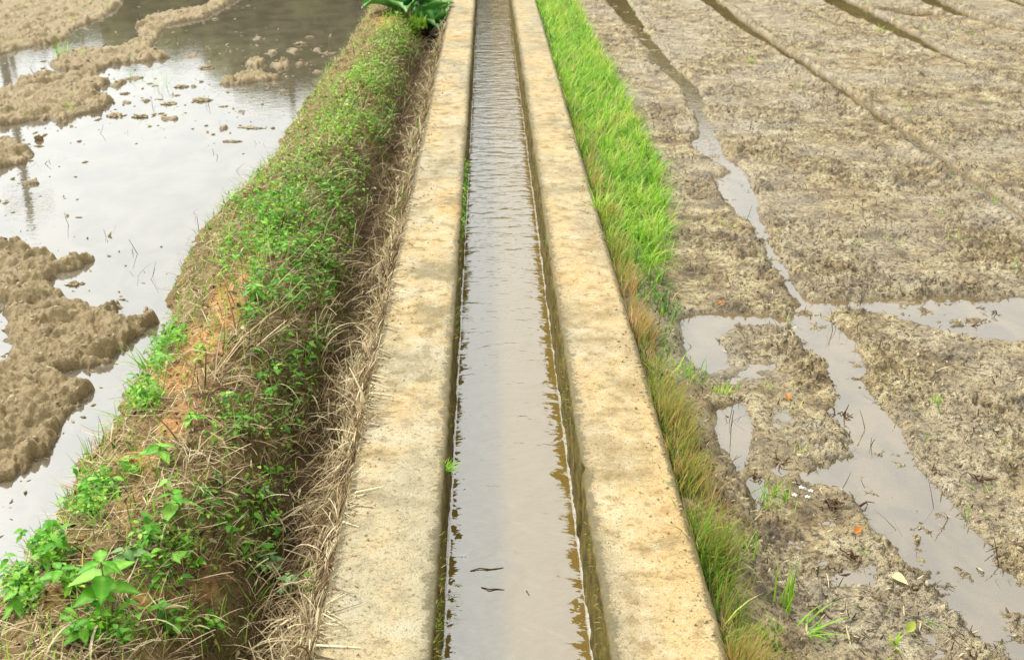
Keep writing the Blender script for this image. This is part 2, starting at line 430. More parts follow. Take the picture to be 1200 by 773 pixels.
def water_mat(name, body, turbid, tint, bumps, ior=1.6, rough=.02, patch=None):
    """surface reflection over a mix of clear (seen through) and turbid (diffuse) water"""
    N = NT(name)
    nrm = None
    for (sc, scale, det, dist) in bumps:
        h = N.noise(N.pos(sc), scale, det, .5, .3)
        nrm = N.bump(h, dist, 1.0, nrm)
    bc = body
    if patch:
        bc = N.mix(N.ramp(N.noise(N.pos((1, .6, 1)), patch[1], 4, .6, .6), [(.4, 0.0), (.62, 1.0)]), body, patch[0])
    df = N.node('ShaderNodeBsdfDiffuse')
    if hasattr(bc, 'node'): N.link(bc, df.inputs[0])
    else: df.inputs[0].default_value = bc
    tr = N.node('ShaderNodeBsdfTransparent'); tr.inputs[0].default_value = tint
    gl = N.node('ShaderNodeBsdfGlossy'); gl.inputs['Roughness'].default_value = rough; gl.inputs['Color'].default_value = (1,1,1,1)
    fr = N.node('ShaderNodeFresnel'); fr.inputs['IOR'].default_value = ior
    N.link(nrm, gl.inputs['Normal']); N.link(nrm, fr.inputs['Normal'])
    m1 = N.node('ShaderNodeMixShader'); m1.inputs[0].default_value = turbid
    N.link(tr.outputs[0], m1.inputs[1]); N.link(df.outputs[0], m1.inputs[2])
    m2 = N.node('ShaderNodeMixShader')
    N.link(fr.outputs[0], m2.inputs[0]); N.link(m1.outputs[0], m2.inputs[1]); N.link(gl.outputs[0], m2.inputs[2])
    N.link(m2.outputs[0], N.out.inputs[0]); return N.m
def mat_foliage(name, stops, transl=.35, rough=.5, spec=.3, tipcol=None):
    """colour from the per-blade value 'tint'; light passes through the thin blades"""
    N = NT(name)
    c = N.ramp(N.attr('tint'), [(p, s2l(*q)) for p, q in stops])
    if tipcol: c = N.mix(N.math('POWER', N.attr('along'), 1.5), c, s2l(*tipcol))
    b = N.principled(c, rough, None, Specular_IOR_Level=spec)
    t = N.node('ShaderNodeBsdfTranslucent'); N.link(c, t.inputs[0])
    m = N.node('ShaderNodeMixShader'); m.inputs[0].default_value = transl
    N.link(b.outputs[0], m.inputs[1]); N.link(t.outputs[0], m.inputs[2]); N.link(m.outputs[0], N.out.inputs[0])
    return N.m
def mat_plain(name, a, b, scale=20, rough=.8, spec=.3, bd=.004, transl=0):
    N = NT(name); tc = N.node('ShaderNodeTexCoord')
    f = N.noise(tc.outputs['Object'], scale, 5, .65)
    c = N.ramp(f, [(.3, s2l(*a)), (.7, s2l(*b))])
    pb = N.principled(c, rough, N.bump(f, bd, .8), Specular_IOR_Level=spec)
    if transl:
        t = N.node('ShaderNodeBsdfTranslucent'); N.link(c, t.inputs[0])
        m = N.node('ShaderNodeMixShader'); m.inputs[0].default_value = transl
        N.link(pb.outputs[0], m.inputs[1]); N.link(t.outputs[0], m.inputs[2]); N.link(m.outputs[0], N.out.inputs[0])
    return N.m

M_mud = mat_mud(); M_bund = mat_bund(); M_conc = mat_concrete()
M_chan = water_mat('channel_water', s2l(114,90,26), .94, (.5,.4,.2,1),
    [((.95, 1.8, 1), 7.5, 2, .0085), ((.8, 2.4, 1), 26, 2, .0018), ((.5, 1.2, 1), 3.0, 1, .004)], ior=2.7, rough=.01)
M_padL = water_mat('paddy_water', s2l(108,98,80), .94, (.6,.52,.36,1),
    [((1, 2.2, 1), 12, 2, .0004), ((1, 2.5, 1), 40, 1, .0001), ((1, 1, 1), 2, 1, .0008)], ior=2.6, rough=.01, patch=(s2l(90,82,68), 5))
M_padR = water_mat('puddle_water', s2l(162,136,92), .42, (.82,.74,.6,1),
    [((1, 2.0, 1), 12, 2, .0008), ((1, 2.5, 1), 45, 1, .0003)], ior=2.6, rough=.015, patch=(s2l(132,112,78), 6))
M_green = mat_foliage('verge_grass', [(0, (58,104,12)), (.35, (104,160,24)), (.75, (150,204,44)), (1, (206,204,104))], .42)
M_seed = mat_foliage('seedhead_grass', [(0, (100,134,34)), (.3, (150,152,66)), (.55, (184,158,96)), (.8, (192,136,88)), (1, (224,200,150))], .5, .6, .2)
M_dry = mat_foliage('dry_grass', [(0, (52,36,20)), (.3, (102,78,46)), (.6, (154,130,92)), (1, (216,198,158))], .2, .7, .25)
M_cover = mat_foliage('ground_cover', [(0, (56,102,14)), (.4, (98,156,26)), (.75, (146,198,46)), (1, (194,208,92))], .38, .45)
M_leaf = mat_foliage('weed_leaf', [(0, (54,108,20)), (.5, (90,158,34)), (1, (158,206,84))], .36, .5, .2)
M_leaf2 = mat_foliage('weed_leaf_dull', [(0, (60,104,50)), (.5, (92,136,66)), (1, (138,168,98))], .3, .45, .35)
M_stem = mat_plain('green_stem', (88,110,44), (130,146,70), 60, .6)
M_debris = mat_foliage('straw_bits', [(0, (44,34,20)), (.4, (84,66,38)), (.7, (126,108,66)), (.88, (120,126,50)), (1, (200,182,140))], .1, .7)
M_crumb = mat_plain('mud_crumb', (128,108,74), (186,168,134), 12, .6)
M_grit = mat_plain('grit', (140,118,80), (200,180,140), 20, .8)
M_clod = mat_plain('wet_clod', (104,84,52), (166,146,106), 26, .55, .4, .01)
M_dead = mat_plain('dead_stubble', (48,34,20), (112,84,50), 40, .7)
M_straw = mat_plain('straw_stem', (160,132,84), (214,190,140), 60, .6)

# ------------------------------------------------------------------ ground sheet
def build_ground():
    ys = [0.8]
    while ys[-1] < 14.5: ys.append(ys[-1]+0.0023*(ys[-1]+.6))
    while ys[-1] < 700: ys.append(ys[-1]*1.07)
    ys = np.array(list(np.linspace(-8, .75, 24))+ys)
    s = np.linspace(-.60, .60, 1020)
    o = .60*1.13**np.arange(1, 30)
    s = np.concatenate([-o[::-1], s, o])
    sc = np.maximum(ys, .8)+.6
    X = sc[:, None]*s[None]; Y = np.repeat(ys[:, None], len(s), 1)
    x = X.ravel(); y = Y.ravel()
    z, pd, ld = Hground(x, y)
    F = grid_faces(len(ys), len(s))
    fx = x[F].mean(1)
    keep = ~((x[F].min(1) > XLO+.08) & (x[F].max(1) < XRO-.07))
    F = F[keep]
    wl = np.where(x > 0, WR, WL)
    damp = np.clip(1-(z-wl)/np.where(x > 0, .008, .02), 0, 1)*np.where(x > 0, 1, 1)
    silt = np.where(x > 0, sm(WR-.004, WR-.014, z), 0)*sm(6.0, 4.2, y)
    o = mesh_np('ground', np.stack([x, y, z], 1), F, M_mud, attrs={'damp': damp, 'silt': silt, 'left': (x < 0).astype(float)})
    return prop(o, kind='structure')
build_ground()

def blob(px, py, L):
    r = np.zeros(px.shape)
    for (cx, cy, rx, ry, a) in L:
        r = np.maximum(r, a*np.clip(1.25-np.hypot((px-cx)/rx, (py-cy)/ry), 0, 1)/1.0)
    return np.clip(r, 0, 1)
RED = [(265,355,24,34,1),(238,402,32,26,1),(205,440,34,22,.9),(285,318,12,22,.8),(160,540,30,22,.8),(150,600,22,30,.5),(215,480,30,20,.6),(300,290,16,10,.6),(455,25,24,10,.7),(180,700,30,24,.6),(95,650,20,26,.6),(60,700,30,30,.4),(245,690,26,30,.5),(200,500,18,16,.8)]
def build_bund():
    ys = [0.9]
    while ys[-1] < 14.5: ys.append(ys[-1]+0.0024*(ys[-1]+.6))
    while ys[-1] < 90: ys.append(ys[-1]*1.05)
    ys = np.array([-6, -3, -1, 0, .5]+ys)
    xs = np.linspace(-1.62, XLO+.05, 300)
    X, Y = np.meshgrid(xs, ys); x = X.ravel(); y = Y.ravel()
    z, u = Hbund(x, y)
    px, py = proj(x, np.maximum(y, 1.0), z)
    n = fbm(x*7, y*7, 3, 77)
    red = np.clip(blob(px, py, RED)*1.4+n*.5-.15, 0, 1)*(y > 1)
    dark = np.clip(sm(.52, .68, u)*.8+n*.3, 0, 1)  # dark soil plus painted shade, deepening into the ditch
    mossy = sm(.05, .3, fbm(x*4, y*4, 3, 78))*(.3+.4*sm(.1, .0, u))
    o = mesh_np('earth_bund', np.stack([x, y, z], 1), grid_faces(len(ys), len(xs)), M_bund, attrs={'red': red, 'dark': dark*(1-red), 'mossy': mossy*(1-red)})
    prop(o, kind='structure')
build_bund()

# ------------------------------------------------------------------ concrete channel
def build_channel():
    root = empty('irrigation_channel', (0, 0, 0))
    prop(root, 'straight concrete irrigation channel with flat tan walls running between the fields', 'irrigation channel')
    ys = [0.9]
    while ys[-1] < 14.5: ys.append(ys[-1]+0.0028*(ys[-1]+.6))
    while ys[-1] < 120: ys.append(ys[-1]*1.04)
    ys = np.array([-6, -3, -1, 0, .5]+ys)
    for side, (xo, xi) in enumerate(((XLO, XLI), (XRO, XRI))):
        sg = 1 if xi > xo else -1
        W = abs(xi-xo)
        prof = []   # (offset from outer edge, z, rim, wall, nx, nz)
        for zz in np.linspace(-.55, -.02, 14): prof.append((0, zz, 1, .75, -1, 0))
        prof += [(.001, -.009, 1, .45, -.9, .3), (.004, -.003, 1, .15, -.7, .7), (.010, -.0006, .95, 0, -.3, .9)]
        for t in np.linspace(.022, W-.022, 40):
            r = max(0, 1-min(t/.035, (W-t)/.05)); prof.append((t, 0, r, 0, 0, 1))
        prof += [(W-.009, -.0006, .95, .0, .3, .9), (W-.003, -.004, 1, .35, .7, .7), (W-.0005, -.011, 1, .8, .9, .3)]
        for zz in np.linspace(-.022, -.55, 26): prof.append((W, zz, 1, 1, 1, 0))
        pr = np.array(prof)
        X = xo+sg*pr[None, :, 0]+0*ys[:, None]; Y = ys[:, None]+0*X; Z = pr[None, :, 1]+0*X
        ex = .006*fbm(Y*4, Y*0+side*7+pr[None,:,0]*2, 4, 100+side)+.004*fbm(Y*22, Z*18+side*3, 3, 110)
        chip = -.020*sm(.34, .62, fbm(Y*9, Y*0+5+side+np.round(pr[None,:,0]*4), 2, 121))*(pr[None,:,2]>.5)
        X = X+sg*(ex+chip*np.abs(pr[None,:,4]))*pr[None, :, 4]
        inner = (pr[None,:,3] > .9)
        X = X+sg*inner*(.012*fbm(Y*7, Z*10, 4, 130+side)+.004*fbm(Y*40, Z*40, 2, 133))
        # gentle wandering of the whole edge line
        X = X+.004*perlin(Y*.8, Y*0, 140+side)
        Z = Z+(.0035*fbm(X*5, Y*4, 4, 150)+.0012*fbm(X*45, Y*45, 3, 151))*(pr[None,:,5]) + chip*.4*pr[None,:,5]
        V = np.stack([X, Y, Z], -1).reshape(-1, 3)
        F = grid_faces(len(ys), len(pr))
        if sg > 0: F = F[:, ::-1]
        F = F[:, ::-1]
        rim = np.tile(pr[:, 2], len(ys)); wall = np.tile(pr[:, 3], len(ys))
        xx, yy = V[:, 0], V[:, 1]; nz = fbm(xx*3, yy*1.6, 4, 160+side)
        grey = np.clip(((.7*sm(3.1, 2.2, yy)) if side == 0 else .25*sm(7, 9, yy))+nz*1.3*(1 if side == 0 else .8)-.05, 0, 1)
        warm = np.clip((0.04 if side == 0 else .38)-nz*1.2, 0, 1)
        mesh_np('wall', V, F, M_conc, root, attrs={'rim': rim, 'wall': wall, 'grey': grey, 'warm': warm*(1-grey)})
    V = np.array([(XLI-.05, y, -.5+dz) for y in (-6, 120) for dz in (0,)] + [(XRI+.05, y, -.5) for y in (-6, 120)])
    mesh_np('bed', np.array([(XLI-.05,-6,-.5),(XRI+.05,-6,-.5),(XRI+.05,120,-.5),(XLI-.05,120,-.5)]), np.array([[0,1,2,3]]), M_conc, root, attrs={'rim': [1]*4, 'wall': [1]*4})
build_channel()

# ------------------------------------------------------------------ water
def build_water():
    # channel water: a gentle swell and a meniscus where it meets the walls
    ys = [0.9]
    while ys[-1] < 14.5: ys.append(ys[-1]+0.0032*(ys[-1]+.6))
    while ys[-1] < 118: ys.append(ys[-1]*1.04)
    ys = np.array([-6, -3, -1, 0, .5]+ys)
    a = np.concatenate([np.linspace(0, .016, 9)[:-1], np.linspace(.016, .373/2, 26)])
    xs = np.concatenate([XLI+a, (XRI-a)[::-1][1:]])
    xs = XLI-.004+(xs-XLI)*(.373+.008)/.373
    X, Y = np.meshgrid(xs, ys)
    d = np.minimum(X-XLI, XRI-X)
    wob = .001*perlin(Y*9, X*0+3, 5)+.0005
    Z = WC+.003*np.exp(-np.clip(d-wob, 0, 1)/.0018)
    xo = X-XLI; xr = XRI-X
    amp = 1.0
    o = mesh_np('channel_water', np.stack([X, Y, Z], -1).reshape(-1, 3), grid_faces(len(ys), len(xs)), M_chan)
    prop(o, kind='structure')
    for name, x0, x1, z, m in (('paddy_water', -600, -.9, WL, M_padL), ('puddle_water', .46, 600, WR, M_padR)):
        o = mesh_np(name, np.array([(x0,-8,z),(x1,-8,z),(x1,700,z),(x0,700,z)]), np.array([[0,1,2,3]]), m, smooth=False)
        prop(o, kind='structure')
build_water()

# ------------------------------------------------------------------ scattered vegetation and litter (uncountable)
def cand(n, x0, x1, y0=1.35, y1=13.8):
    """points denser near the camera (roughly even on the eye)"""
    t = rng.random(n)
    y = 1/((1-t)/y0+t/y1)
    y = np.where(rng.random(n) < .35, y0*(y1/y0)**rng.random(n), y)
    return x0+(x1-x0)*rng.random(n), y
def add_blades(name, base, az, lean, length, width, curl, tint, mat, seg=4, kind='stuff', twist=None, zf=None, tip=.08):
    V, F, tt, k = blades(base, az, lean, length, width, curl, seg, twist, tip, zf)
    o = mesh_np(name, V, F, mat, attrs={'tint': np.repeat(tint, k), 'along': tt})
    if kind: prop(o, kind=kind)
    return o
U = lambda n, a, b: a+(b-a)*rng.random(n)
G = lambda n, m, s: m+s*rng.standard_normal(n)

# right verge : outer limit of the grass in the photograph, row -> column
VR = np.array([(-80,672),(0,690),(60,712),(120,745),(180,770),(230,785),(270,782),(320,775),(360,790),(420,782),(500,800),(600,826),(700,850),(800,868)])
def verge():
    # green grass
    x, y = cand(60000, XRO-.004, XRO+.48)
    z = Hg(x, y); px, py = proj(x, y, z)
    lim = np.interp(py, VR[:,0], VR[:,1])
    el = np.interp(py, [-80, 773], [596+45-30, 860])
    lush = sm(345, 290, py)                      # thick grass at the far part
    edge = lim-px+18*fbm(x*6, y*6, 2, 200)
    dens = sm(-6, 16, edge)*(.30+.50*lush)*(.45+.75*sm(-.3,.15,fbm(x*9,y*7,2,202)))*np.where(lush < .5, .8+.4*sm(0,.3,fbm(x*5, y*3, 2, 201)), 1)
    # brown seedhead belt hugging the concrete
    dx = x-XRO
    belt = sm(.20, .10, dx)*sm(.0, .03, dx)*sm(110, 200, py)
    keep = rng.random(len(x)) < dens*(1-.62*belt)
    keep &= ~((dx > .3) & (py > 340) & (rng.random(len(x)) < .85))
    x, y, z, px, py, dx, lush = (a[keep] for a in (x, y, z, px, py, dx, lush)); n = len(x)
    cn = fbm(x*11, y*9, 2, 211)
    L = U(n, .05, .11)*(1+.3*lush)*(1+.012*y)*(1+.9*cn)
    az = np.where(rng.random(n) < .6, G(n, -.6, .9)+4*cn, U(n, 0, 6.28))
    tint = np.clip(np.where(rng.random(n) < .06, .6, 0)+.33+.3*lush+.22*rng.standard_normal(n)+.75*fbm(x*5, y*4, 3, 210)-.2*sm(.06, 0, dx), 0, 1)
    wd = U(n, .0026, .0056)*(1+.10*np.maximum(y-2, 0))
    add_blades('verge_grass', np.stack([x, y, z-.004], 1), az, U(n, .1, 1.1), L, wd, U(n, .3, 1.7), tint, M_green, 4)
    # seedhead grass
    x, y = cand(52000, XRO-.002, XRO+.26)
    z = Hg(x, y); px, py = proj(x, y, z); dx = x-XRO
    w = .09+.035*fbm(y*2, y*0, 2, 220)-.02+.03*sm(700, 640, py)*sm(420,500,py)
    dens = sm(w+.03, w-.03, dx)*sm(60, 210, py)*(.18+.7*sm(-.2, .3, fbm(y*3.1, x*2, 2, 221)))
    far = sm(250, 100, py)
    keep = rng.random(len(x)) < dens*(1-.2*far); x, y, z, dx, py = (a[keep] for a in (x, y, z, dx, py)); n = len(x)
    L = U(n, .05, .125)
    base = np.stack([x, y, z-.003], 1)
    az = G(n, -.2, 1.1)+3*fbm(x*9,y*7,2,224); lean = U(n, .0, .6); curl = U(n, .1, 1.0)
    tint = np.clip(.42+.2*rng.standard_normal(n)+.5*fbm(x*5, y*1.6, 2, 222), 0, 1)
    add_blades('seedhead_grass', base, az, lean, L, U(n, .0013, .0026)*(1+.10*np.maximum(y-2, 0)), curl, tint, M_seed, 5, tip=.5)
verge()

GREEN = [(470,40,26,26,.9),(425,120,60,40,.42),(395,160,60,30,.36),(350,215,60,30,.36),(310,250,50,26,.4),(270,300,26,34,.35),(400,260,40,60,.45),(462,58,28,20,1),(440,95,34,26,1),(412,150,40,30,.95),(436,150,26,22,1),(372,190,44,24,.45),(345,235,34,26,.8),(392,232,34,30,1),(350,262,60,24,.9),
         (322,290,36,24,.9),(365,300,36,30,.95),(380,330,30,40,.7),(300,330,20,20,.6),(340,345,40,30,.7),(295,375,16,14,.9),(200,400,18,12,.8),(186,425,16,20,.7),
         (410,200,24,20,.9),(490,25,14,14,1),(170,470,24,20,.6),(150,560,22,10,.4),(120,575,24,16,.7),(105,600,22,18,.6),(60,655,26,20,.9),(30,700,22,20,.9),(85,690,18,14,.8),
         (290,490,36,20,.5),(270,520,30,16,.4),(320,450,30,30,.35),(190,640,36,24,.4),(340,685,26,28,.7),(310,660,24,18,.5),(320,560,30,16,.3),(220,740,50,20,.5),(130,745,40,20,.7),
         (280,655,30,20,.35),(370,410,30,26,.4),(300,610,60,50,.3),(250,620,40,60,.3),(330,520,50,50,.25),(340,430,60,50,.35),(200,650,60,60,.35),(235,420,10,10,.4)]
def bund_plants():
    # small-leaved ground cover
    x, y = cand(130000, -1.40, -.44)
    z, u = Hbund(x, y); px, py = proj(x, y, z)
    g = blob(px, py, GREEN)*(.75+.9*fbm(x*8, y*6, 3, 300))
    keep = (rng.random(len(x)) < np.clip(g*1.7-.1, 0, 1)) & (z > WL+.02)
    x, y, z, py = (a[keep] for a in (x, y, z, py)); n = len(x)
    tV, tF = leaf_template(1, .62, 3, .1, .2)
    pos = np.stack([x, y, z+U(n, .006, .045)*(1+.06*y)], 1)
    M = rot_mats(U(n, 0, 6.28), G(n, -.1, .45), G(n, 0, .35))
    sc = U(n, .008, .019)*(1+.06*np.maximum(y-2, 0))
    V, F = scatter(tV, tF, pos, M, sc)
    tint = np.clip(.45+.24*rng.standard_normal(n)+.3*fbm(x*3, y*2, 2, 301)+.12*sm(240, 60, py), 0, 1)
    prop(mesh_np('ground_cover', V, F, M_cover, attrs={'tint': np.repeat(tint, len(tV)), 'along': np.zeros(len(V))}), kind='stuff')
    # bigger weed leaves in tangled patches, each on a short stem
    x, y = cand(16000, -1.38, -.44)
    z, u = Hbund(x, y); px, py = proj(x, y, z)
    g = blob(px, py, [(a, b, c, d, e) for a, b, c, d, e in GREEN if b > 215])*(.7+1.2*fbm(x*10, y*8, 3, 310))
    keep = (rng.random(len(x)) < np.clip(g*.62-.03, 0, 1)) & (z > WL+.02)
    x, y, z = (a[keep] for a in (x, y, z)); n = len(x)
    h = U(n, .02, .085)
    az = U(n, 0, 6.28); lx = .3*h*np.cos(az); ly = .3*h*np.sin(az)
    tV, tF = leaf_template(1, .52, 6, .12, .3, .06)
    Vs, Fs, Ts = [], [], []; off = 0
    for k in range(4):
        m = n
        pos = np.stack([x+lx, y+ly, z+h*(1-.16*(k//2))], 1)
        M = rot_mats(az+k*math.pi/1.0+(k//2)*1.57+G(m, 0, .2), G(m, .05, .3), G(m, 0, .25))
        V, F = scatter(tV, tF, pos, M, U(m, .016, .034)*(1-.1*(k//2)))
        Vs.append(V); Fs.append(F+off); off += len(V); Ts.append(np.repeat(np.clip(G(m, .5, .25), 0, 1), len(tV)))
    V = np.concatenate(Vs)
    prop(mesh_np('leafy_weeds', V, np.concatenate(Fs), M_leaf, attrs={'tint': np.concatenate(Ts), 'along': np.zeros(len(V))}), kind='stuff')
    V, F, tt, k = blades(np.stack([x, y, z-.005], 1), az, np.full(n, .28), h*1.05, np.full(n, .0022), np.full(n, .02), 2)
    prop(mesh_np('weed_stems', V, F, M_leaf2, attrs={'tint': np.full(len(V), .5), 'along': tt}), kind='stuff')
    # green grass blades between
    x, y = cand(36000, -1.40, -.42)
    z, u = Hbund(x, y); px, py = proj(x, y, z)
    g = blob(px, py, GREEN)*.5+.10+.16*sm(3.2,4.2,y)*sm(.6,.4,u)+.25*sm(.08, .02, u)+.25*sm(.62,.8,u)*sm(0,.3,fbm(x*4,y*3,2,303))
    keep = (rng.random(len(x)) < g) & (z > WL+.005)
    x, y, z = (a[keep] for a in (x, y, z)); n = len(x)
    add_blades('bund_grass', np.stack([x, y, z-.003], 1), U(n, 0, 6.28), U(n, .1, .9), U(n, .03, .10), U(n, .0018, .0036)*(1+.06*y), U(n, .2, 1.2), np.clip(G(n, .5, .28), 0, 1), M_green, 4)
    # dry grass hanging over the slope down to the ditch
    x, y = cand(60000, -1.12, -.60)
    z, u = Hbund(x, y); px, py = proj(x, y, z)
    red = blob(px, py, RED); gr = blob(px, py, GREEN)
    dens = sm(.28, .50, u)*(1-.8*red)*(1-.45*gr)*(.55+.9*fbm(x*3, y*2.2, 2, 320)+.2)
    keep = rng.random(len(x)) < dens*.24*(.4+1.2*sm(-.1,.3,fbm(x*9,y*7,2,322)))
    keep &= rng.random(len(x)) < 1-.4*sm(560,720,py)
    x, y, z = (a[keep] for a in (x, y, z)); n = len(x)
    cl = fbm(x*5, y*5, 2, 321)
    az = G(n, -.5, .85)+cl*1.6
    L = U(n, .05, .20)*(1-.35*sm(450, 640, py[keep]))
    tint = np.clip(.55+.28*rng.standard_normal(n)+.5*cl, 0, 1)
    kk = ~((x+L*.85*np.cos(az) > XLO+.01) & (rng.random(n) < .93)); x, y, z, az, L, tint = (a[kk] for a in (x, y, z, az, L, tint)); n = len(x)
    add_blades('dry_grass', np.stack([x, y, z-.002], 1), az, U(n, .2, 1.2), L, U(n, .0014, .0034)*np.where(rng.random(n) < .3, 1.9, 1)*(1+.08*np.maximum(y-2, 0)), G(n, 1.0, .7), tint, M_dry, 6, twist=G(n, 0, .5), zf=lambda a, b: np.minimum(Hbund_z(a, b), np.where(a > XLO, .001, 9)), tip=.35)
    # matted dry grass by the concrete
    x, y = cand(60000, -.60, XLO-.012)
    z, u = Hbund(x, y); px, py = proj(x, y, z)
    dens = (.30+.7*sm(-.58, -.47, x))*(.5+1.0*sm(-.25, .2, fbm(x*4, y*2, 2, 330)))*(1-.5*blob(px, py, [(330,690,50,60,1),(500,50,20,40,1)]))
    keep = rng.random(len(x)) < dens*.26*(1-.4*sm(500,700,py))
    x, y, z = (a[keep] for a in (x, y, z)); n = len(x)
    cl = fbm(x*5, y*3, 2, 331)
    az = np.where(rng.random(n) < .7, G(n, -1.45, .6), G(n, 1.2, .8))+cl*1.3
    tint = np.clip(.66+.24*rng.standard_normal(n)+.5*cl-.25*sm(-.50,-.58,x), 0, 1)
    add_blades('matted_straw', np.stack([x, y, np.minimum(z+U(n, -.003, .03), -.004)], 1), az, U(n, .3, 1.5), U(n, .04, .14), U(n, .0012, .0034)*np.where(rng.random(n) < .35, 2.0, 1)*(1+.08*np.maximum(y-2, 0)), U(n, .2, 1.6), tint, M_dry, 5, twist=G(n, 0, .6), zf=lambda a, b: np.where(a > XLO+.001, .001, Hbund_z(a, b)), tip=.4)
    # straw litter on top of the bund
    x, y = cand(22000, -1.36, -.72)
    z, u = Hbund(x, y); px, py = proj(x, y, z)
    keep = (z > WL+.02) & (rng.random(len(x)) < (.4+.55*sm(3.2,4.4,y))*(1-.6*blob(px, py, RED)))
    x, y, z = (a[keep] for a in (x, y, z)); n = len(x)
    add_blades('straw_litter', np.stack([x, y, z+.006], 1), U(n, 0, 6.28), U(n, 1.2, 1.7), U(n, .02, .11), U(n, .0012, .003)*(1+.07*y), G(n, 0, .3), np.clip(G(n, .6, .25), 0, 1), M_dry, 3, zf=Hbund_z, tip=.5)
bund_plants()
def leaf_litter():
    x, y = cand(5200, -1.34, -.46); z, u = Hbund(x, y); k = (z > WL+.02) & (rng.random(len(x)) < .7); x, y, z = x[k], y[k], z[k]; n = len(x)
    tV, tF = leaf_template(1, .45, 4, .35, .5)
    V, F = scatter(tV, tF, np.stack([x, y, z+.008], 1), rot_mats(U(n, 0, 6.28), G(n, 0, .7), G(n, 0, .8)), U(n, .008, .028)*(1+.04*y))
    prop(mesh_np('leaf_litter', V, F, M_dry, attrs={'tint': np.repeat(np.clip(G(n, .35, .25), 0, 1), len(tV)), 'along': np.zeros(len(V))}), kind='stuff')
leaf_litter()

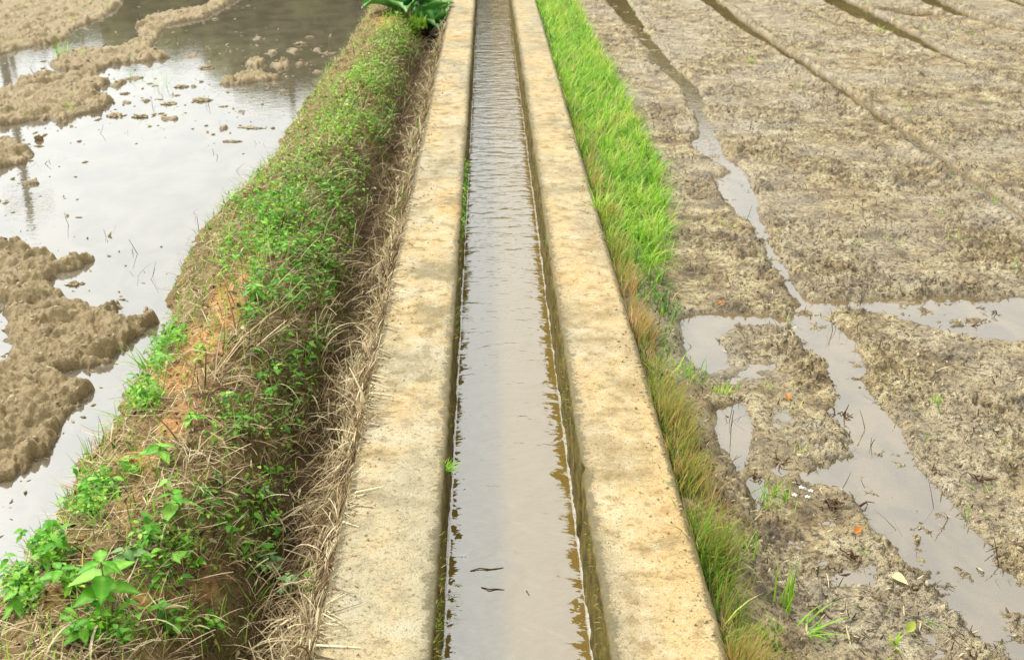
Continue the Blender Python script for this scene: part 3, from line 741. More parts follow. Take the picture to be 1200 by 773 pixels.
def field_litter():
    # straw, roots and stubble pressed into the right-hand mud
    x, y = cand(210000, .55, 7.5)
    lim = (y+.6)*.56
    z, pd, ld = Hground(x, y)
    cl = fbm(x*3, y*3, 3, 400)
    keep = (x < lim) & (z > WR+.001) & (rng.random(len(x)) < np.clip(.45+1.3*cl, .08, 1))
    x, y, z, cl = (a[keep] for a in (x, y, z, cl)); n = len(x)
    L = U(n, .005, .026)*np.where(rng.random(n) < .08, 2.4, 1)*(1+.05*y)
    t = np.clip(.24+.22*rng.standard_normal(n), 0, .8); t = np.where(rng.random(n) < .06, .88, t); t = np.where(rng.random(n) < .10, 1.0, t)
    add_blades('mud_litter', np.stack([x, y, z-.001], 1), U(n, 0, 6.28), G(n, 1.25, .35), L, U(n, .0015, .0042)*(1+.08*y), G(n, .1, .5), t, M_debris, 3, twist=G(n, 0, .4), zf=lambda a, b: np.full(a.shape, WR), tip=.4)
    # crumbs of mud
    x, y = cand(15000, -6.5, 7.5)
    lim = (y+.6)*.56
    z, pd, ld = Hground(x, y)
    wl = np.where(x > 0, WR, WL)
    keep = (np.abs(x) < lim) & (z > wl+.002) & ((x > .6) | (x < -1.3))
    x, y, z = (a[keep] for a in (x, y, z)); n = len(x)
    tV, tF = ico_t(1)
    tV = tV*(1+.5*np.sin(tV[:, [1, 2, 0]]*7+1))
    s = U(n, .002, .008)*(1+.05*y)*np.where(x < 0, 1.5, 1)
    V, F = scatter(tV, tF, np.stack([x, y, z+s*.2], 1), rot_mats(U(n,0,6.28), U(n,0,6.28), U(n,0,6.28)), np.stack([s, s*U(n,.6,1.2), s*U(n,.5,1)], 1))
    prop(mesh_np('mud_crumbs', V, F, M_crumb), kind='stuff')
    # flecks of mud breaking the shallow water round the left islands
    x, y = cand(26000, -6.5, -1.4); z, pd, ld = Hground(x, y)
    keep = (z < WL) & (rng.random(len(x)) < .5*np.exp(-np.maximum(ld, 0)/.16)) & (np.abs(x) < (y+.6)*.56) & (x < np.interp(y, EY, EX)-.02)
    x, y = x[keep], y[keep]; n = len(x); s = U(n, .003, .013)*(1+.06*y)*(.4+rng.random(n)**2)
    V, F = scatter(tV, tF, np.stack([x, y, np.full(n, WL)], 1), rot_mats(U(n,0,6.28), G(n,0,.3), G(n,0,.3)), np.stack([s*U(n,.8,2), s, s*.45], 1))
    prop(mesh_np('mud_flecks', V, F, M_clod), kind='stuff')
    # grit and soil crumbs fallen on the concrete tops
    n = 700; side = rng.random(n) < .6; y = 1.5*(9/1.5)**rng.random(n)
    e = np.abs(G(n, 0, .05)); x = np.where(side, XLO+.012+e, XRO-.012-e*.8); kk = (e < .22); x, y = x[kk], y[kk]; n = len(x)
    s = U(n, .0012, .0045)*(1+.08*y)
    V, F = scatter(tV, tF, np.stack([x, y, .001+s*.3], 1), rot_mats(U(n,0,6.28), U(n,0,6.28), U(n,0,6.28)), np.stack([s, s*.8, s*.6], 1))
    prop(mesh_np('soil_grit', V, F, M_grit), kind='stuff')
    # small fresh shoots on the mud of both fields
    x, y = cand(14000, -6.5, 7.5)
    z, pd, ld = Hground(x, y); lim = (y+.6)*.56
    g = .5*sm(.0, .35, fbm(x*1.6, y*1.6, 3, 410))+.04
    px, py = proj(x, y, z)
    g = g+blob(px, py, [(1110,135,70,22,.5),(1080,215,60,16,.5),(800,440,24,50,.9),(845,450,26,12,.9),(60,60,50,14,.8),(150,10,60,14,.7),(50,115,50,16,.5),(905,590,22,16,1),(770,325,26,14,.9),(790,330,20,20,.6),(720,50,22,6,.8),(815,480,14,40,.9),(905,580,30,20,.8)])*1.3
    keep = (np.abs(x) < lim) & (z > np.where(x > 0, WR, WL)+.001) & (rng.random(len(x)) < g*.5) & ((x > .7) | (x < -1.35))
    x, y, z = (a[keep] for a in (x, y, z)); n0 = len(x)
    k = 4; x = np.repeat(x, k)+G(n0*k, 0, .012); y = np.repeat(y, k)+G(n0*k, 0, .012); z = np.repeat(z, k); n = len(x)
    add_blades('fresh_shoots', np.stack([x, y, z-.003], 1), U(n, 0, 6.28), U(n, .2, 1.2), U(n, .02, .06)*(1+.07*y), U(n, .002, .0035)*(1+.09*y), U(n, .1, 1.0), np.clip(G(n, .65, .25), 0, 1), M_green, 3)
    # stalks standing in the water
    spots = []
    for _ in range(1500):
        xx, yy = cand(1, -6.5, 7.0); spots.append((xx[0], yy[0]))
    sp = np.array(spots); x, y = sp[:, 0], sp[:, 1]; z, pd, ld = Hground(x, y)
    wl = np.where(x > 0, WR, WL)
    keep = (np.abs(x) < (y+.6)*.56) & (z < wl-.002) & ((x > .7) | (x < -1.35)) & ~((x < 0) & (y < 4.4) & (rng.random(len(x)) < .8))
    x, y, wl = x[keep], y[keep], wl[keep]; k = 3; n0 = len(x)
    x = np.repeat(x, k)+G(n0*k, 0, .02); y = np.repeat(y, k)+G(n0*k, 0, .03); wl = np.repeat(wl, k); n = len(x)
    add_blades('water_stalks', np.stack([x, y, wl-.02], 1), U(n, 0, 6.28), U(n, .1, 1.3), U(n, .03, .11), U(n, .0015, .0035)*(1+.07*y), G(n, .2, .6), np.clip(G(n, .3, .25), 0, .9), M_debris, 3, twist=G(n,0,.5), tip=.5)
field_litter()

# moss and tiny weeds rooted in the left lip of the channel
def lip_moss():
    n = 5200
    y = 1.6*(12/1.6)**rng.random(n); side = rng.random(n) < .62
    x = np.where(side, XLI+G(n, .0, .004), XRI+G(n, 0, .004)); z = np.where(rng.random(n) < .5, U(n, -.05, -.002), U(n, -.24, -.03))
    g = fbm(y*1.7, side*5.0, 3, 500); keep = rng.random(n) < sm(-.1, .35, g)*.9
    x, y, z, side = x[keep], y[keep], z[keep], side[keep]; n = len(x)
    az = np.where(side, G(n, 0, .8), G(n, 3.14, .8))
    add_blades('lip_moss', np.stack([x, y, z], 1), az, U(n, .3, 1.5), U(n, .006, .022), U(n, .0015, .004)*(1+.05*y), U(n, 0, 1.4), np.clip(G(n, .25, .25), 0, 1), M_seed, 3)
lip_moss()

# ------------------------------------------------------------------ individual plants and objects
def bundz(x, y): return float(Hbund_z(np.array([x]), np.array([y]))[0])
def grz(x, y): return float(Hg(np.array([x]), np.array([y]))[0])
def onbund(px, py):
    z = -.05
    for _ in range(6):
        p = P(px, py, z); z = bundz(p[0], p[1])
    return P(px, py, z)
def onfield(px, py, wl):
    p = P(px, py, wl); z = grz(p[0], p[1]); p = P(px, py, max(z, wl-.004)); return p
def weed(px, py, h, nl, L, label, mat=None, tiers=3, lean=(0, 0)):
    p = onbund(px, py); root = empty('leafy_weed', p, random.uniform(0, 6.28))
    prop(root, label, 'weed', 'broad leaved weeds on the earth bund')
    pts = [np.array([lean[0]*t*t*h, lean[1]*t*t*h, -.01+t*(h+.01)]) for t in np.linspace(0, 1, 5)]
    V, F = tube_np(pts, [.0024, .0022, .002, .0017, .0012], 6); mesh_np('stem', V, F, M_stem, root)
    tV, tF = leaf_template(1, .56, 9, .14, .32, .07)
    for t in range(tiers):
        f = 1-.26*t; q = pts[-1]*f if t else pts[-1]
        for k in range(nl):
            az = k*2*math.pi/nl+t*math.pi/nl+random.uniform(-.2, .2)
            s = L*(1-.30*(t == 0 and tiers > 1))*random.uniform(.85, 1.12)
            M = rot_mats(np.array([az]), np.array([random.uniform(-.25, .3)]), np.array([random.uniform(-.3, .3)]))
            V, F = scatter(tV, tF, np.array([[q[0]+.004*math.cos(az), q[1]+.004*math.sin(az), q[2]]]), M, np.array([s]))
            mesh_np('leaf', V, F, mat or M_leaf, root, attrs={'tint': np.clip(random.uniform(.3, .85)+np.repeat([.3, -.08, -.08], len(V)//3)+.08*rng.standard_normal(len(V)), 0, 1), 'along': np.zeros(len(V))})
    return root
weed(128,716,.13,3,.075,'tallest leafy weed with big pointed leaves in the near left corner of the bund', None, 3)
weed(218,618,.10,3,.062,'bright leafy weed with five pointed leaves standing alone mid slope above the dark tangle', None, 2, (.2,0))
weed(190,545,.06,3,.058,'low dark green leafy weed on the brown soil hump beside the water', None, 2)
weed(152,548,.03,3,.045,'small flat rosette weed at the left edge of the brown soil hump', None, 1)
weed(75,690,.055,3,.06,'pale green weed on the left waterside of the bund behind the tallest weed', None, 2)
weed(26,712,.05,4,.05,'bushy weed at the water edge closest to the left margin', None, 3)
weed(60,664,.045,4,.045,'bushy small leaved weed at the waterline above the closest one', None, 3)
weed(150,665,.05,3,.05,'weed with narrow drooping leaves behind the tallest weed, over dry twigs', M_leaf2, 2)
weed(203,672,.05,2,.05,'weed with one pair of upright leaves on the tangled straw, centre of the near bund', None, 2)
weed(207,745,.05,3,.034,'small round leaved weed growing at the bottom edge of the photo among straw', None, 3)
weed(255,572,.045,3,.034,'thin weed on the dry grass slope left of the ditch, next to the leaning straw', M_leaf2, 2)
weed(312,590,.05,3,.03,'small weed hidden in the deep dry tangle of the ditch side', M_leaf2, 2)
weed(340,700,.07,4,.04,'leafy weed in the dark ditch close to the near left corner of the concrete', M_leaf2, 3)
weed(318,672,.06,4,.034,'fine leaved weed in the ditch just beyond the one by the concrete corner', M_leaf2, 3)
weed(255,742,.03,3,.03,'low narrow leaved weed on bare dark soil at the bottom edge of the ditch', None, 1)
weed(100,752,.04,4,.05,'low spreading weed below the tallest weed at the bottom left', None, 2)
weed(352,345,.06,4,.04,'upright weed with pale shiny leaves on the bund top right of the red soil', None, 3)
weed(300,352,.06,4,.05,'weed with large round leaves bordering the red soil patch', None, 3)
weed(385,318,.05,4,.045,'weed with broad leaves overhanging the dark ditch beyond the red soil', None, 3)
weed(335,300,.06,4,.045,'tall weed in the middle of the green patch behind the red soil', None, 3)
weed(285,505,.05,4,.04,'weed growing out of the straw tangle right of the brown hump', None, 2)
weed(225,500,.04,3,.045,'weed with two long leaves in front of the straw covered crest', None, 2)

def tuft(p, n, L, label, cat='grass tuft', mat=None, az0=None, group=None, w=.004, spread=.02, name='grass_tuft', lean=(.05, .7), curl=(.2, 1.1), tint=(.6, .2)):
    az = U(n, 0, 6.28) if az0 is None else G(n, az0, .6)
    b = np.stack([G(n, 0, spread), G(n, 0, spread), np.full(n, -.008)], 1)
    V, F, tt, k = blades(b, az, U(n, *lean), L*U(n, .5, 1.05), w*U(n, .7, 1.2), U(n, *curl), 6)
    o = mesh_np(name, V, F, mat or M_green, attrs={'tint': np.repeat(np.clip(G(n, *tint), 0, 1), k), 'along': tt}, loc=tuple(p))
    return prop(o, label, cat, group)
fg = 'green grass tufts on the right field'
tuft(onfield(918,712,WR), 16, .17, 'tallest bright green grass tuft with upright blades standing in the near right mud', group=fg, w=.006, spread=.012, lean=(0,.3), curl=(.05,.5))
tuft(onfield(905,745,WR), 26, .11, 'spiky green grass tuft touching the verge in the near right corner', group=fg, w=.005, az0=-2.6, spread=.018, lean=(.3,1.0))
tuft(onfield(938,738,WR), 12, .11, 'sprawling green tuft with long blades pointing right, beside the tallest tuft', group=fg, az0=.4, lean=(.7,1.2), w=.006)
tuft(onfield(905,585,WR), 60, .07, 'leafy green clump with small white flowers next to the verge', group=fg, spread=.028, w=.004)
tuft(onfield(845,462,WR), 50, .06, 'low yellowish green tuft between the verge and the shallow puddle', group=fg, spread=.02, tint=(.8,.2))
tuft(onfield(800,440,WR), 46, .09, 'bright green tuft leaning out of the verge over the first puddle', group=fg, az0=0, spread=.04)
tuft(onfield(1095,470,WR), 10, .04, 'tiny green shoot on the bare mud right of the wide furrow', group=fg, spread=.01)
tuft(onfield(860,640,WR), 26, .08, 'thin green tuft at the outer side of the reddish verge grass', group=fg, spread=.03)
tuft(onfield(1062,715,WR), 3, .12, 'single long green blade lying at the edge of the wide wet furrow', group=fg, az0=-.4, lean=(1.3,1.5), curl=(0,.1), w=.006, spread=.004)
tuft(onfield(1052,755,WR), 7, .05, 'yellow green leaf sprout at the bottom right in the mud', group=fg, w=.009, spread=.01, tint=(.95,.1))
lg = 'grass tufts along the left waterside'
tuft(onbund(175,432), 16, .15, 'long bladed green grass tuft leaning over the paddy water by the red soil', group=lg, az0=2.3, w=.005, spread=.012, lean=(.4,1.1))
tuft(onbund(150,492), 10, .12, 'few long green blades reaching flat over the water below the other tuft', group=lg, az0=3.0, w=.005, spread=.012, lean=(.9,1.3))
tuft(onbund(195,402), 60, .05, 'round cushion of fresh green grass on the bund edge', group=lg, spread=.035, w=.003)
tuft(P(84,132,WL), 12, .14, 'thin green reeds standing on the far mud island', 'reeds', group=lg, w=.005, spread=.02, lean=(0,.4))
tuft(P(68,66,WL), 22, .22, 'pale green reeds rising between the two farthest mud islands', 'reeds', group=lg, w=.007, spread=.04, lean=(0,.35))
tuft(P(192,98,WL), 8, .14, 'sparse green stems standing alone in open water', 'reeds', group=lg, w=.004, spread=.03, lean=(0,.3))
# tufts in the lip of the channel wall
cg = 'plants rooted in the channel wall'
tuft((XLI-.002, P(527,545,0)[1], -.01), 34, .055, 'green grass tuft hanging from the left channel wall, nearest one', group=cg, az0=.2, w=.003, spread=.008, lean=(.3,1.2), curl=(.3,1.3))
tuft((XLI-.002, P(547,190,0)[1], -.015), 26, .045, 'small bright tuft on the left channel wall far up', group=cg, az0=.1, w=.006, spread=.014, lean=(.4,1.3))
def trailing(px0, py0, py1, label):
    y0 = P(px0, py0, 0)[1]; y1 = P(px0, py1, 0)[1]; n = 240
    t = rng.random(n); pos = np.stack([np.full(n, XLI)+G(n, .003, .007), y0+(y1-y0)*t, -U(n, -.008, .07)], 1)-np.array([XLI, y0, 0])
    tV, tF = leaf_template(1, .55, 4, .1, .3)
    V, F = scatter(tV, tF, pos, rot_mats(G(n, 0, 1.0), G(n, .5, .5), G(n, 0, .5)), U(n, .008, .02))
    root = empty('trailing_weed', (XLI, y0, 0)); prop(root, label, 'weed', cg)
    mesh_np('foliage', V, F, M_cover, root, attrs={'tint': np.repeat(np.clip(G(n, .45, .25), 0, 1), len(tV)), 'along': np.zeros(len(V))})
    pts = [np.array([.004*math.sin(k*1.7), (y1-y0)*k/9, -.02-.01*math.sin(k*2.2)]) for k in range(10)]
    V, F = tube_np(pts, [.002]*10, 5); mesh_np('stem', V, F, M_stem, root)
trailing(540, 262, 186, 'green weed trailing along the inner edge of the left channel wall')

# cabbages at the far end of the ditch
M_cab = NT('cabbage_leaf')
_c = M_cab.ramp(M_cab.attr('tint'), [(0, s2l(48,118,70)), (.5, s2l(78,158,64)), (.8, s2l(146,204,92)), (1, s2l(214,232,196))])
M_cab.principled(_c, .38, M_cab.bump(M_cab.noise(M_cab.pos(), 40, 3), .004, .6), Specular_IOR_Level=.5); M_cab = M_cab.m
def cab_leaf(W, L):
    nu, nv = 14, 13
    V = []; T = []
    for i in range(nv):
        t = i/(nv-1)
        for j in range(nu):
            s = j/(nu-1)*2-1
            w = W*.5*math.sin(math.pi*min(1, (.10+.88*t))**.8)**.65*(1.0)
            if t > .97: w *= .8
            x = L*(t-.10*s*s*t)
            yv = s*w
            z = .30*L*(s*s)*(1-.3*t)+.05*L*math.sin(t*9+s*2)*abs(s)+.02*L*math.sin(s*17)*t+.45*L*t-.42*L*t*t*t
            V.append((x, yv, z)); T.append(1.0 if (abs(s) < .05) else (.15+.5*abs(math.sin(s*8+t*5))*.6+.25*t))
    T = np.array(T).reshape(nv, nu); T[:, [6, 7]] = .93; T[:, [0, -1]] = .9; T[-1] = .9
    return np.array(V), grid_faces(nv, nu), T.ravel()
def cabbage(x, y, R, label, seed):
    r = random.Random(seed); z = bundz(x, y)+.02
    root = empty('cabbage', (x, y, z)); prop(root, label, 'cabbage', 'cabbages beside the channel')
    V, F = ico_t(4); V = V*np.array([1, 1, .85])*R*.42*(1+.04*np.sin(V[:, [1,2,0]]*9)); V[:, 2] += R*.45
    mesh_np('head', V, F, M_cab, root, attrs={'tint': np.clip(.55+.35*np.sin(V[:, 0]*60+V[:, 2]*30), .2, .85)})
    for k in range(13):
        ring = k//5; az = k*2.4+r.uniform(-.2, .2); el = (.15, .65, 1.05)[min(ring, 2)]+r.uniform(-.1, .1)
        V, F, T = cab_leaf(R*r.uniform(.85, 1.1)*(1-.1*ring), R*r.uniform(.9, 1.1)*(1-.12*ring))
        M = rot_mats(np.array([az]), np.array([-el]), np.array([r.uniform(-.15, .15)]))[0]
        V = V@M.T+np.array([.03*math.cos(az), .03*math.sin(az), R*.1*ring])
        mesh_np('leaf', V, F, M_cab, root, attrs={'tint': T})
p = P(502, 22, -.1); cabbage(p[0], p[1], .40, 'large blue green cabbage touching the far left side of the concrete channel', 3)
p = P(468, 18, -.02); cabbage(p[0], p[1], .36, 'smaller cabbage left of the large one, at the far crest of the bund', 5)
p = onbund(488, 32); tuft(p, 60, .16, 'bright yellow green leafy plant at the foot of the cabbages', 'plant', w=.03, spread=.05, group=None, name='leafy_plant', mat=M_cover, tint=(.8,.15))

# mud clods rising out of the left water
def clod(px, py, r, label, flat=.45, el=1.4, seed=0, name='mud_clod', cat='mud clod', group='mud clods in the flooded left paddy', mat=None, wl=WL, dz=0):
    V, F = ico_t(4); q = np.random.default_rng(seed)
    n = fbm(V[:, 0]*2+seed*3, V[:, 1]*2+V[:, 2]*1.5, 4, 600+seed)+.5*fbm(V[:, 0]*7, V[:, 1]*7+V[:, 2]*5, 3, 640+seed)
    V = V*(1+.9*n)[:, None]*np.array([el, 1, flat])*r*.9; V[:, 2] += .25*r*fbm(V[:,0]/r*2.2+seed, V[:,1]/r*2.2, 3, 650+seed)
    p = P(px, py, wl)
    o = mesh_np(name, V, F, mat or M_clod, loc=(p[0], p[1], wl+dz-r*flat*.30)); o.rotation_euler = (0, 0, q.uniform(-.4, .4))
    return prop(o, label, cat, group)
for a in [(237,118,.055,'dark paired clod alone in the open paddy water'),(199,122,.05,'flat brown clod left of the dark paired clod'),
          (262,125,.026,'small flat clod right of the dark paired clod'),(147,110,.03,'round dark lump between the mud island and open water'),
          (241,80,.05,'dark wet clump carrying a bent stalk'),(212,102,.045,'low muddy heap with grass between the two islands'),
          (264,99,.035,'left end clod of the long thin mud bar'),(295,150,.035,'thin dark sliver of mud lying flat in open water'),
          (272,166,.026,'small ragged clod standing in open water below the thin sliver'),(333,107,.025,'small clod near the bund at the right of the paddy'),
          (136,136,.05,'low clod with stubble off the tip of the big far island'),(97,372,.035,'small clod off the near island, just behind its tip'),
          (165,137,.045,'wet heap with green bits right of the stubble clod'),(352,52,.05,'dark clump at the foot of the pole reflection'),
          (363,44,.035,'dark crumb right of the clump at the pole reflection'),(88,333,.03,'broken clod beside the upper notch of the near island')]:
    clod(*a, seed=int(a[0]), flat=.35 if 'flat' in a[3] else .5, el=2.6 if 'sliver' in a[3] else 1.4)
clod(46, 164, .028, 'round brown stone lying in shallow water by the left margin', .9, 1.0, 3, 'round_stone', 'stone', None, mat_plain('stone', (92,72,44), (150,120,80), 30, .6), dz=.012)

# bare dead stubble clumps on the right field
def stubble(px, py, n, L, label, wl=WR):
    p = onfield(px, py, wl); r = random.Random(int(px)); Vs = []; Fs = []; off = 0
    for k in range(n):
        az = r.uniform(0, 6.28); el = r.uniform(.1, 1.2); l = L*r.uniform(.4, 1.1)
        b = np.array([r.gauss(0, .009), r.gauss(0, .009), -.006])
        d1 = np.array([math.cos(az)*math.cos(el), math.sin(az)*math.cos(el), math.sin(el)])
        d2 = np.array([math.cos(az+.5)*.9, math.sin(az+.5)*.9, r.uniform(-.8, .5)])
        q1 = b+d1*l*.55; q2 = q1+d2*l*.45
        V, F = tube_np([b, b+d1*l*.3, q1, q2], [.003, .0026, .0022, .0008], 5)
        Vs.append(V); Fs.append(F+off); off += len(V)
    o = mesh_np('dead_stubble', np.concatenate(Vs), np.concatenate(Fs), M_dead, loc=tuple(p))
    return prop(o, label, 'stubble', 'dead stubble clumps in the mud')
for a in [(985,488,16,.07,'dark dead root clump at the left bank of the wide furrow'),(974,590,16,.05,'brown stubble bundle right of the white flowers'),
          (1003,592,6,.06,'few arched dead stems just right of the brown stubble bundle'),(913,541,10,.05,'dark broken stalks lying across the mud beside the verge'),
          (885,560,8,.04,'dark reddish clod of roots at the rim of the side puddle'),(1135,382,7,.05,'dead twig clump standing in the flooded cross furrow'),
          (1140,335,6,.05,'upright dead stalks on the far bank of the cross furrow'),(865,492,8,.03,'small black stubble in the side puddle'),
          (1100,553,9,.035,'stubble on the right bank of the wide furrow, middle one'),(1062,372,5,.045,'bent dead stem at the near bank of the cross furrow'),
          (1150,560,7,.05,'loose dead stalks near the small puddle at the right margin'),(1165,368,8,.05,'thin dark stalks in the cross furrow by the right margin'),
          (960,715,12,.05,'matted brown stems in the mud behind the sprawling tuft'),(1000,652,12,.045,'brown stem tangle on the left bank of the near furrow'),
          (980,670,8,.05,'long brown stems lying on the bank left of the stem tangle')]:
    stubble(*a)
# stems, leaves and flowers lying about
def stick(pts, r, name, label, cat, mat):
    pts = np.array(pts); c = pts.mean(0); V, F = tube_np(pts-c, [r*.8]+[r]*(len(pts)-2)+[r*.5], 6)
    return prop(mesh_np(name, V, F, mat, loc=tuple(c)), label, cat)
def bl(px, py, dz): q = onbund(px, py); return (q[0], q[1], q[2]+dz)
stick([bl(255,440,.015), bl(285,412,.05), bl(318,390,.07), bl(342,366,.05)], .0028, 'straw_stalk', 'long pale straw stalk lying diagonally over the red soil', 'stalk', M_straw)
stick([bl(262,458,.02), bl(285,462,.05), bl(305,468,.04)], .0035, 'straw_stalk', 'short pale stalk in front of the long diagonal one', 'stalk', M_straw)
stick([bl(188,726,.03), bl(205,729,.045), bl(224,727,.04)], .0035, 'straw_stalk', 'pinkish straw stalk lying level above the near ditch', 'stalk', M_straw)
stick([bl(248,518,.03), bl(262,530,.04), bl(272,545,.02)], .0045, 'straw_stalk', 'thick grey stalk pointing down the tangled slope', 'stalk', M_straw)
stick([bl(190,610,.02), bl(198,628,.03), bl(210,643,.03)], .004, 'straw_stalk', 'grey stalk under the lone bright weed', 'stalk', M_straw)
def cw(px, py, dz=.001): q = P(px, py, WC); return (q[0], q[1], q[2]+dz)
stick([cw(551,669), cw(562,666.5,.003), cw(575,667), cw(590,665)], .0016, 'floating_twig', 'upper thin twig floating in the middle of the channel', 'twig', M_dead)
stick([cw(564,688), cw(573,691,.003), cw(583,690), cw(591,691)], .0016, 'floating_twig', 'lower thin twig floating in the middle of the channel', 'twig', M_dead)
stick([cw(617,692), cw(620,697)], .002, 'floating_twig', 'tiny dark chip floating right of the two twigs', 'twig', M_dead)
M_or = mat_plain('orange_leaf', (196,110,36), (226,150,60), 30, .5, transl=.3)
def litter_leaf(px, py, s, label, wl=WR, mat=None, az=0):
    p = onfield(px, py, wl); tV, tF = leaf_template(1, .5, 6, .3, .3)
    V, F = scatter(tV, tF, np.zeros((1,3)), rot_mats(np.array([az]), np.array([-.35]), np.array([.4])), np.array([s]))
    V2 = V+np.array([0, 0, -.0012]); n = len(V)
    return prop(mesh_np('fallen_leaf', np.concatenate([V, V2]), np.concatenate([F, F[:, ::-1]+n]), mat or M_or, loc=(p[0], p[1], p[2]+.006)), label, 'leaf')
litter_leaf(923,470,.045,'orange fallen leaf standing up in the mud beside the shallow puddle', az=1.4)
litter_leaf(1001,626,.035,'orange fallen leaf on the bank of the near furrow', az=.6)
litter_leaf(840,357,.04,'orange brown leaf lying above the first puddle', az=0)
litter_leaf(1046,676,.05,'pale yellow leaf blade on the mud by the near furrow', mat=M_straw, az=-1.2)
litter_leaf(1062,742,.045,'yellow green curled leaf at the bottom of the right mud', mat=M_leaf and mat_plain('yellow_leaf', (150,160,50), (190,196,90), 30, .5, transl=.3), az=.7)
M_pet = mat_plain('white_petal', (226,224,220), (246,244,240), 30, .6, transl=.2); M_eye = mat_plain('flower_eye', (200,160,40), (226,190,60), 60, .7)
def flower(px, py, label):
    p = onfield(px, py, WR); root = empty('white_flower', (p[0], p[1], p[2])); prop(root, label, 'flower', 'white flowers by the verge')
    V, F = tube_np([(0,0,-.01),(0,0,.02),(.003,-.002,.036)], [.001,.001,.0008], 5); mesh_np('stem', V, F, M_stem, root)
    tV, tF = leaf_template(1, .6, 3, .1, .1)
    for k in range(5):
        V, F = scatter(tV, tF, np.array([[.003, -.002, .036]]), rot_mats(np.array([k*1.257]), np.array([-.2]), np.array([0.])), np.array([.0095]))
        mesh_np('petal', V, F, M_pet, root)
    V, F = ico_t(1); mesh_np('flower_centre', V*.0022+np.array([.003,-.002,.037]), F, M_eye, root)
flower(928,592,'leftmost tiny white flower over the green clump'); flower(936,583,'upper tiny white flower of the green clump')
flower(943,594,'lowest tiny white flower of the green clump'); flower(947,587,'rightmost tiny white flower of the green clump')

# ------------------------------------------------------------------ what the water mirrors: far trees and two posts beyond the paddies
def far_wood():
    Vs = []; n = 0; P_ = []; S_ = []; C_ = []
    for azd in np.arange(-34, 48, .9):
        el = np.interp(azd, [-34,-22,-15,-9,-4,0,4,7,10,14,20,30,48], [6.2,6.0,6.6,8.4,8.6,7.4,7.4,8.0,9.5,11,12.5,12.5,11])*random.uniform(.86, 1.04)
        D = random.uniform(36, 48); H = math.tan(math.radians(el))*D+WL
        cx = D*math.sin(math.radians(azd)); cy = D*math.cos(math.radians(azd))
        m = int(60+H*24)
        th = U(m, 0, 6.28); hh = U(m, .02, 1)**.8; rr = (.5+1.3*np.sin(np.clip(hh, 0, 1)*2.9)**.7)*U(m, .5, 1)*(H/8+.4)
        P_.append(np.stack([cx+rr*np.cos(th), cy+rr*np.sin(th), hh*H], 1)); S_.append(U(m, .35, .8)); C_.append(np.full(m, random.random()*.5)+U(m, 0, .5))
    pos = np.concatenate(P_); sc = np.concatenate(S_); ct = np.concatenate(C_); m = len(pos)
    tV, tF = ico_t(1); tV = tV*(1+.3*np.sin(tV[:, [1,2,0]]*6))
    V, F = scatter(tV, tF, pos, rot_mats(U(m,0,6.28), U(m,0,6.28), U(m,0,6.28)), sc)
    mt = mat_foliage('far_foliage', [(0, (42,52,16)), (.5, (80,88,30)), (1, (112,114,48))], .1, .8)
    prop(mesh_np('far_wood', V, F, mt, attrs={'tint': np.repeat(ct, len(tV)), 'along': np.zeros(len(V))}), kind='stuff')
far_wood()
M_pole = mat_plain('concrete_pole', (120,116,96), (156,150,130), 3, .8)
def pole(px, py_top, D, label, r=.13):
    # top of the pole is mirrored at photo row py_top
    q = P(px, py_top, WL); d = np.array([q[0], q[1]]); dist = np.linalg.norm(d); u = d/dist
    Hh = (CAMH-WL)/dist*D-(CAMH-WL)*1.0
    root = empty('utility_pole', (u[0]*D, u[1]*D, WL)); prop(root, label, 'utility pole', 'utility poles mirrored in the paddy')
    V, F = tube_np([(0,0,-.5),(0,0,Hh*.5),(0,0,Hh)], [r*1.2, r, r*.75], 10); mesh_np('post', V, F, M_pole, root)
    V, F = tube_np([(-.7,0,Hh*.93),(.7,0,Hh*.93)], [.06,.06], 6); mesh_np('crossarm', V, F, M_pole, root)
    return root, Hh
pr, Hh = pole(344, 133, 38, 'concrete pole with a round treetop behind it, mirrored beside the bund')
pole(38, 262, 34, 'slender pole mirrored at the left margin of the paddy', .12)
pole(18, 92, 40, 'short pole mirrored between the far mud islands', .10)

# ------------------------------------------------------------------ camera, sky, sun
cd = bpy.data.cameras.new('camera'); cam = bpy.data.objects.new('camera', cd); COL.objects.link(cam); SC.camera = cam
cam.location = (0, 0, CAMH); cam.rotation_euler = (math.pi/2-TH, 0, -PS)
cd.sensor_width = 36; cd.lens = FPX*36/1200; cd.clip_end = 3000; cd.clip_start = .05
cd.dof.use_dof = True; cd.dof.focus_distance = 3.3; cd.dof.aperture_fstop = 8

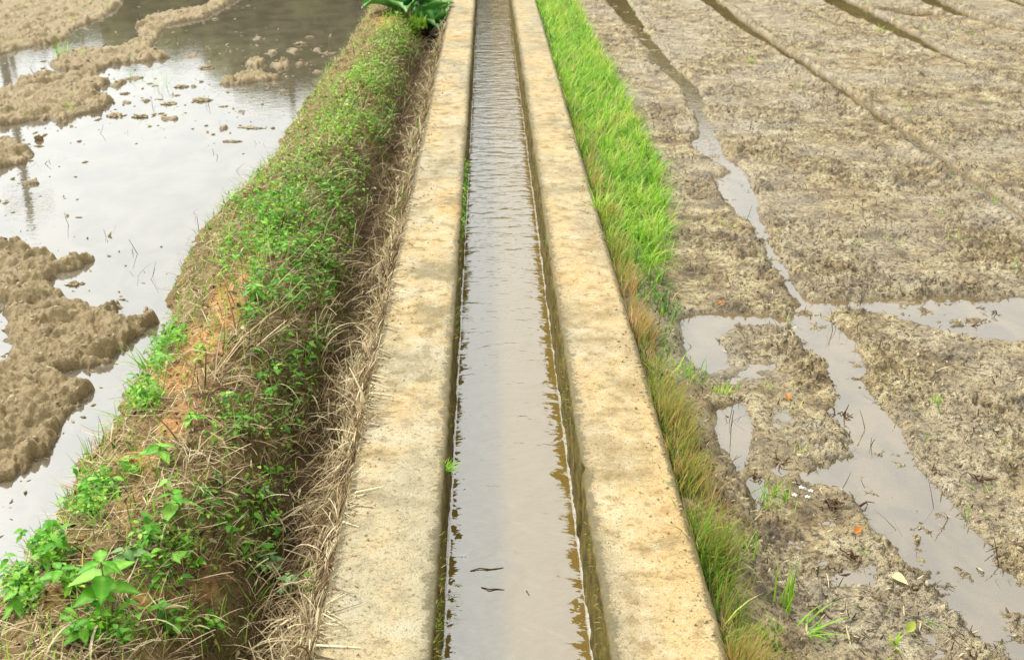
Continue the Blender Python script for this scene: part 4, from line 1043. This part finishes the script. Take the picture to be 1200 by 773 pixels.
SUN_EL, SUN_AZ = math.radians(50), math.radians(-52)
w = bpy.data.worlds.new('World'); SC.world = w; w.use_nodes = True
nt = w.node_tree; nt.nodes.clear()
sky = nt.nodes.new('ShaderNodeTexSky'); sky.sky_type = 'NISHITA'; sky.sun_disc = False
sky.sun_elevation = SUN_EL; sky.sun_rotation = SUN_AZ; sky.dust_density = 6; sky.air_density = 1.6; sky.ozone_density = 1
hs = nt.nodes.new('ShaderNodeHueSaturation'); hs.inputs['Saturation'].default_value = .05
bg = nt.nodes.new('ShaderNodeBackground'); bg.inputs[1].default_value = .15
ow = nt.nodes.new('ShaderNodeOutputWorld')
nt.links.new(sky.outputs[0], hs.inputs['Color']); mx = nt.nodes.new('ShaderNodeMix'); mx.data_type = 'RGBA'; mx.blend_type = 'MULTIPLY'; mx.inputs[0].default_value = 1; mx.inputs[7].default_value = (3.0, 3.14, 3.12, 1)
gm = nt.nodes.new('ShaderNodeGamma'); gm.inputs[1].default_value = .6   # thin cloud evens the sky out
nt.links.new(hs.outputs[0], gm.inputs[0]); nt.links.new(gm.outputs[0], mx.inputs[6]); nt.links.new(mx.outputs[2], bg.inputs[0]); nt.links.new(bg.outputs[0], ow.inputs[0])
sd = bpy.data.lights.new('sun', 'SUN'); sd.energy = 2.1; sd.angle = math.radians(8); sd.color = (1, .97, .92)
so = bpy.data.objects.new('sun', sd); COL.objects.link(so)
dirv = Vector((math.sin(SUN_AZ)*math.cos(SUN_EL), math.cos(SUN_AZ)*math.cos(SUN_EL), math.sin(SUN_EL)))
so.rotation_euler = dirv.to_track_quat('Z', 'Y').to_euler(); so.location = (0, 0, 10)
SC.view_settings.view_transform = 'Standard'; SC.view_settings.look = 'None'; SC.view_settings.gamma = 1
SC.view_settings.use_curve_mapping = False
SC.view_settings.exposure = 0.52
SC.cycles.max_bounces = 4; SC.cycles.diffuse_bounces = 1; SC.cycles.glossy_bounces = 3; SC.cycles.transparent_max_bounces = 6; SC.cycles.transmission_bounces = 2
SC.cycles.use_denoising = True
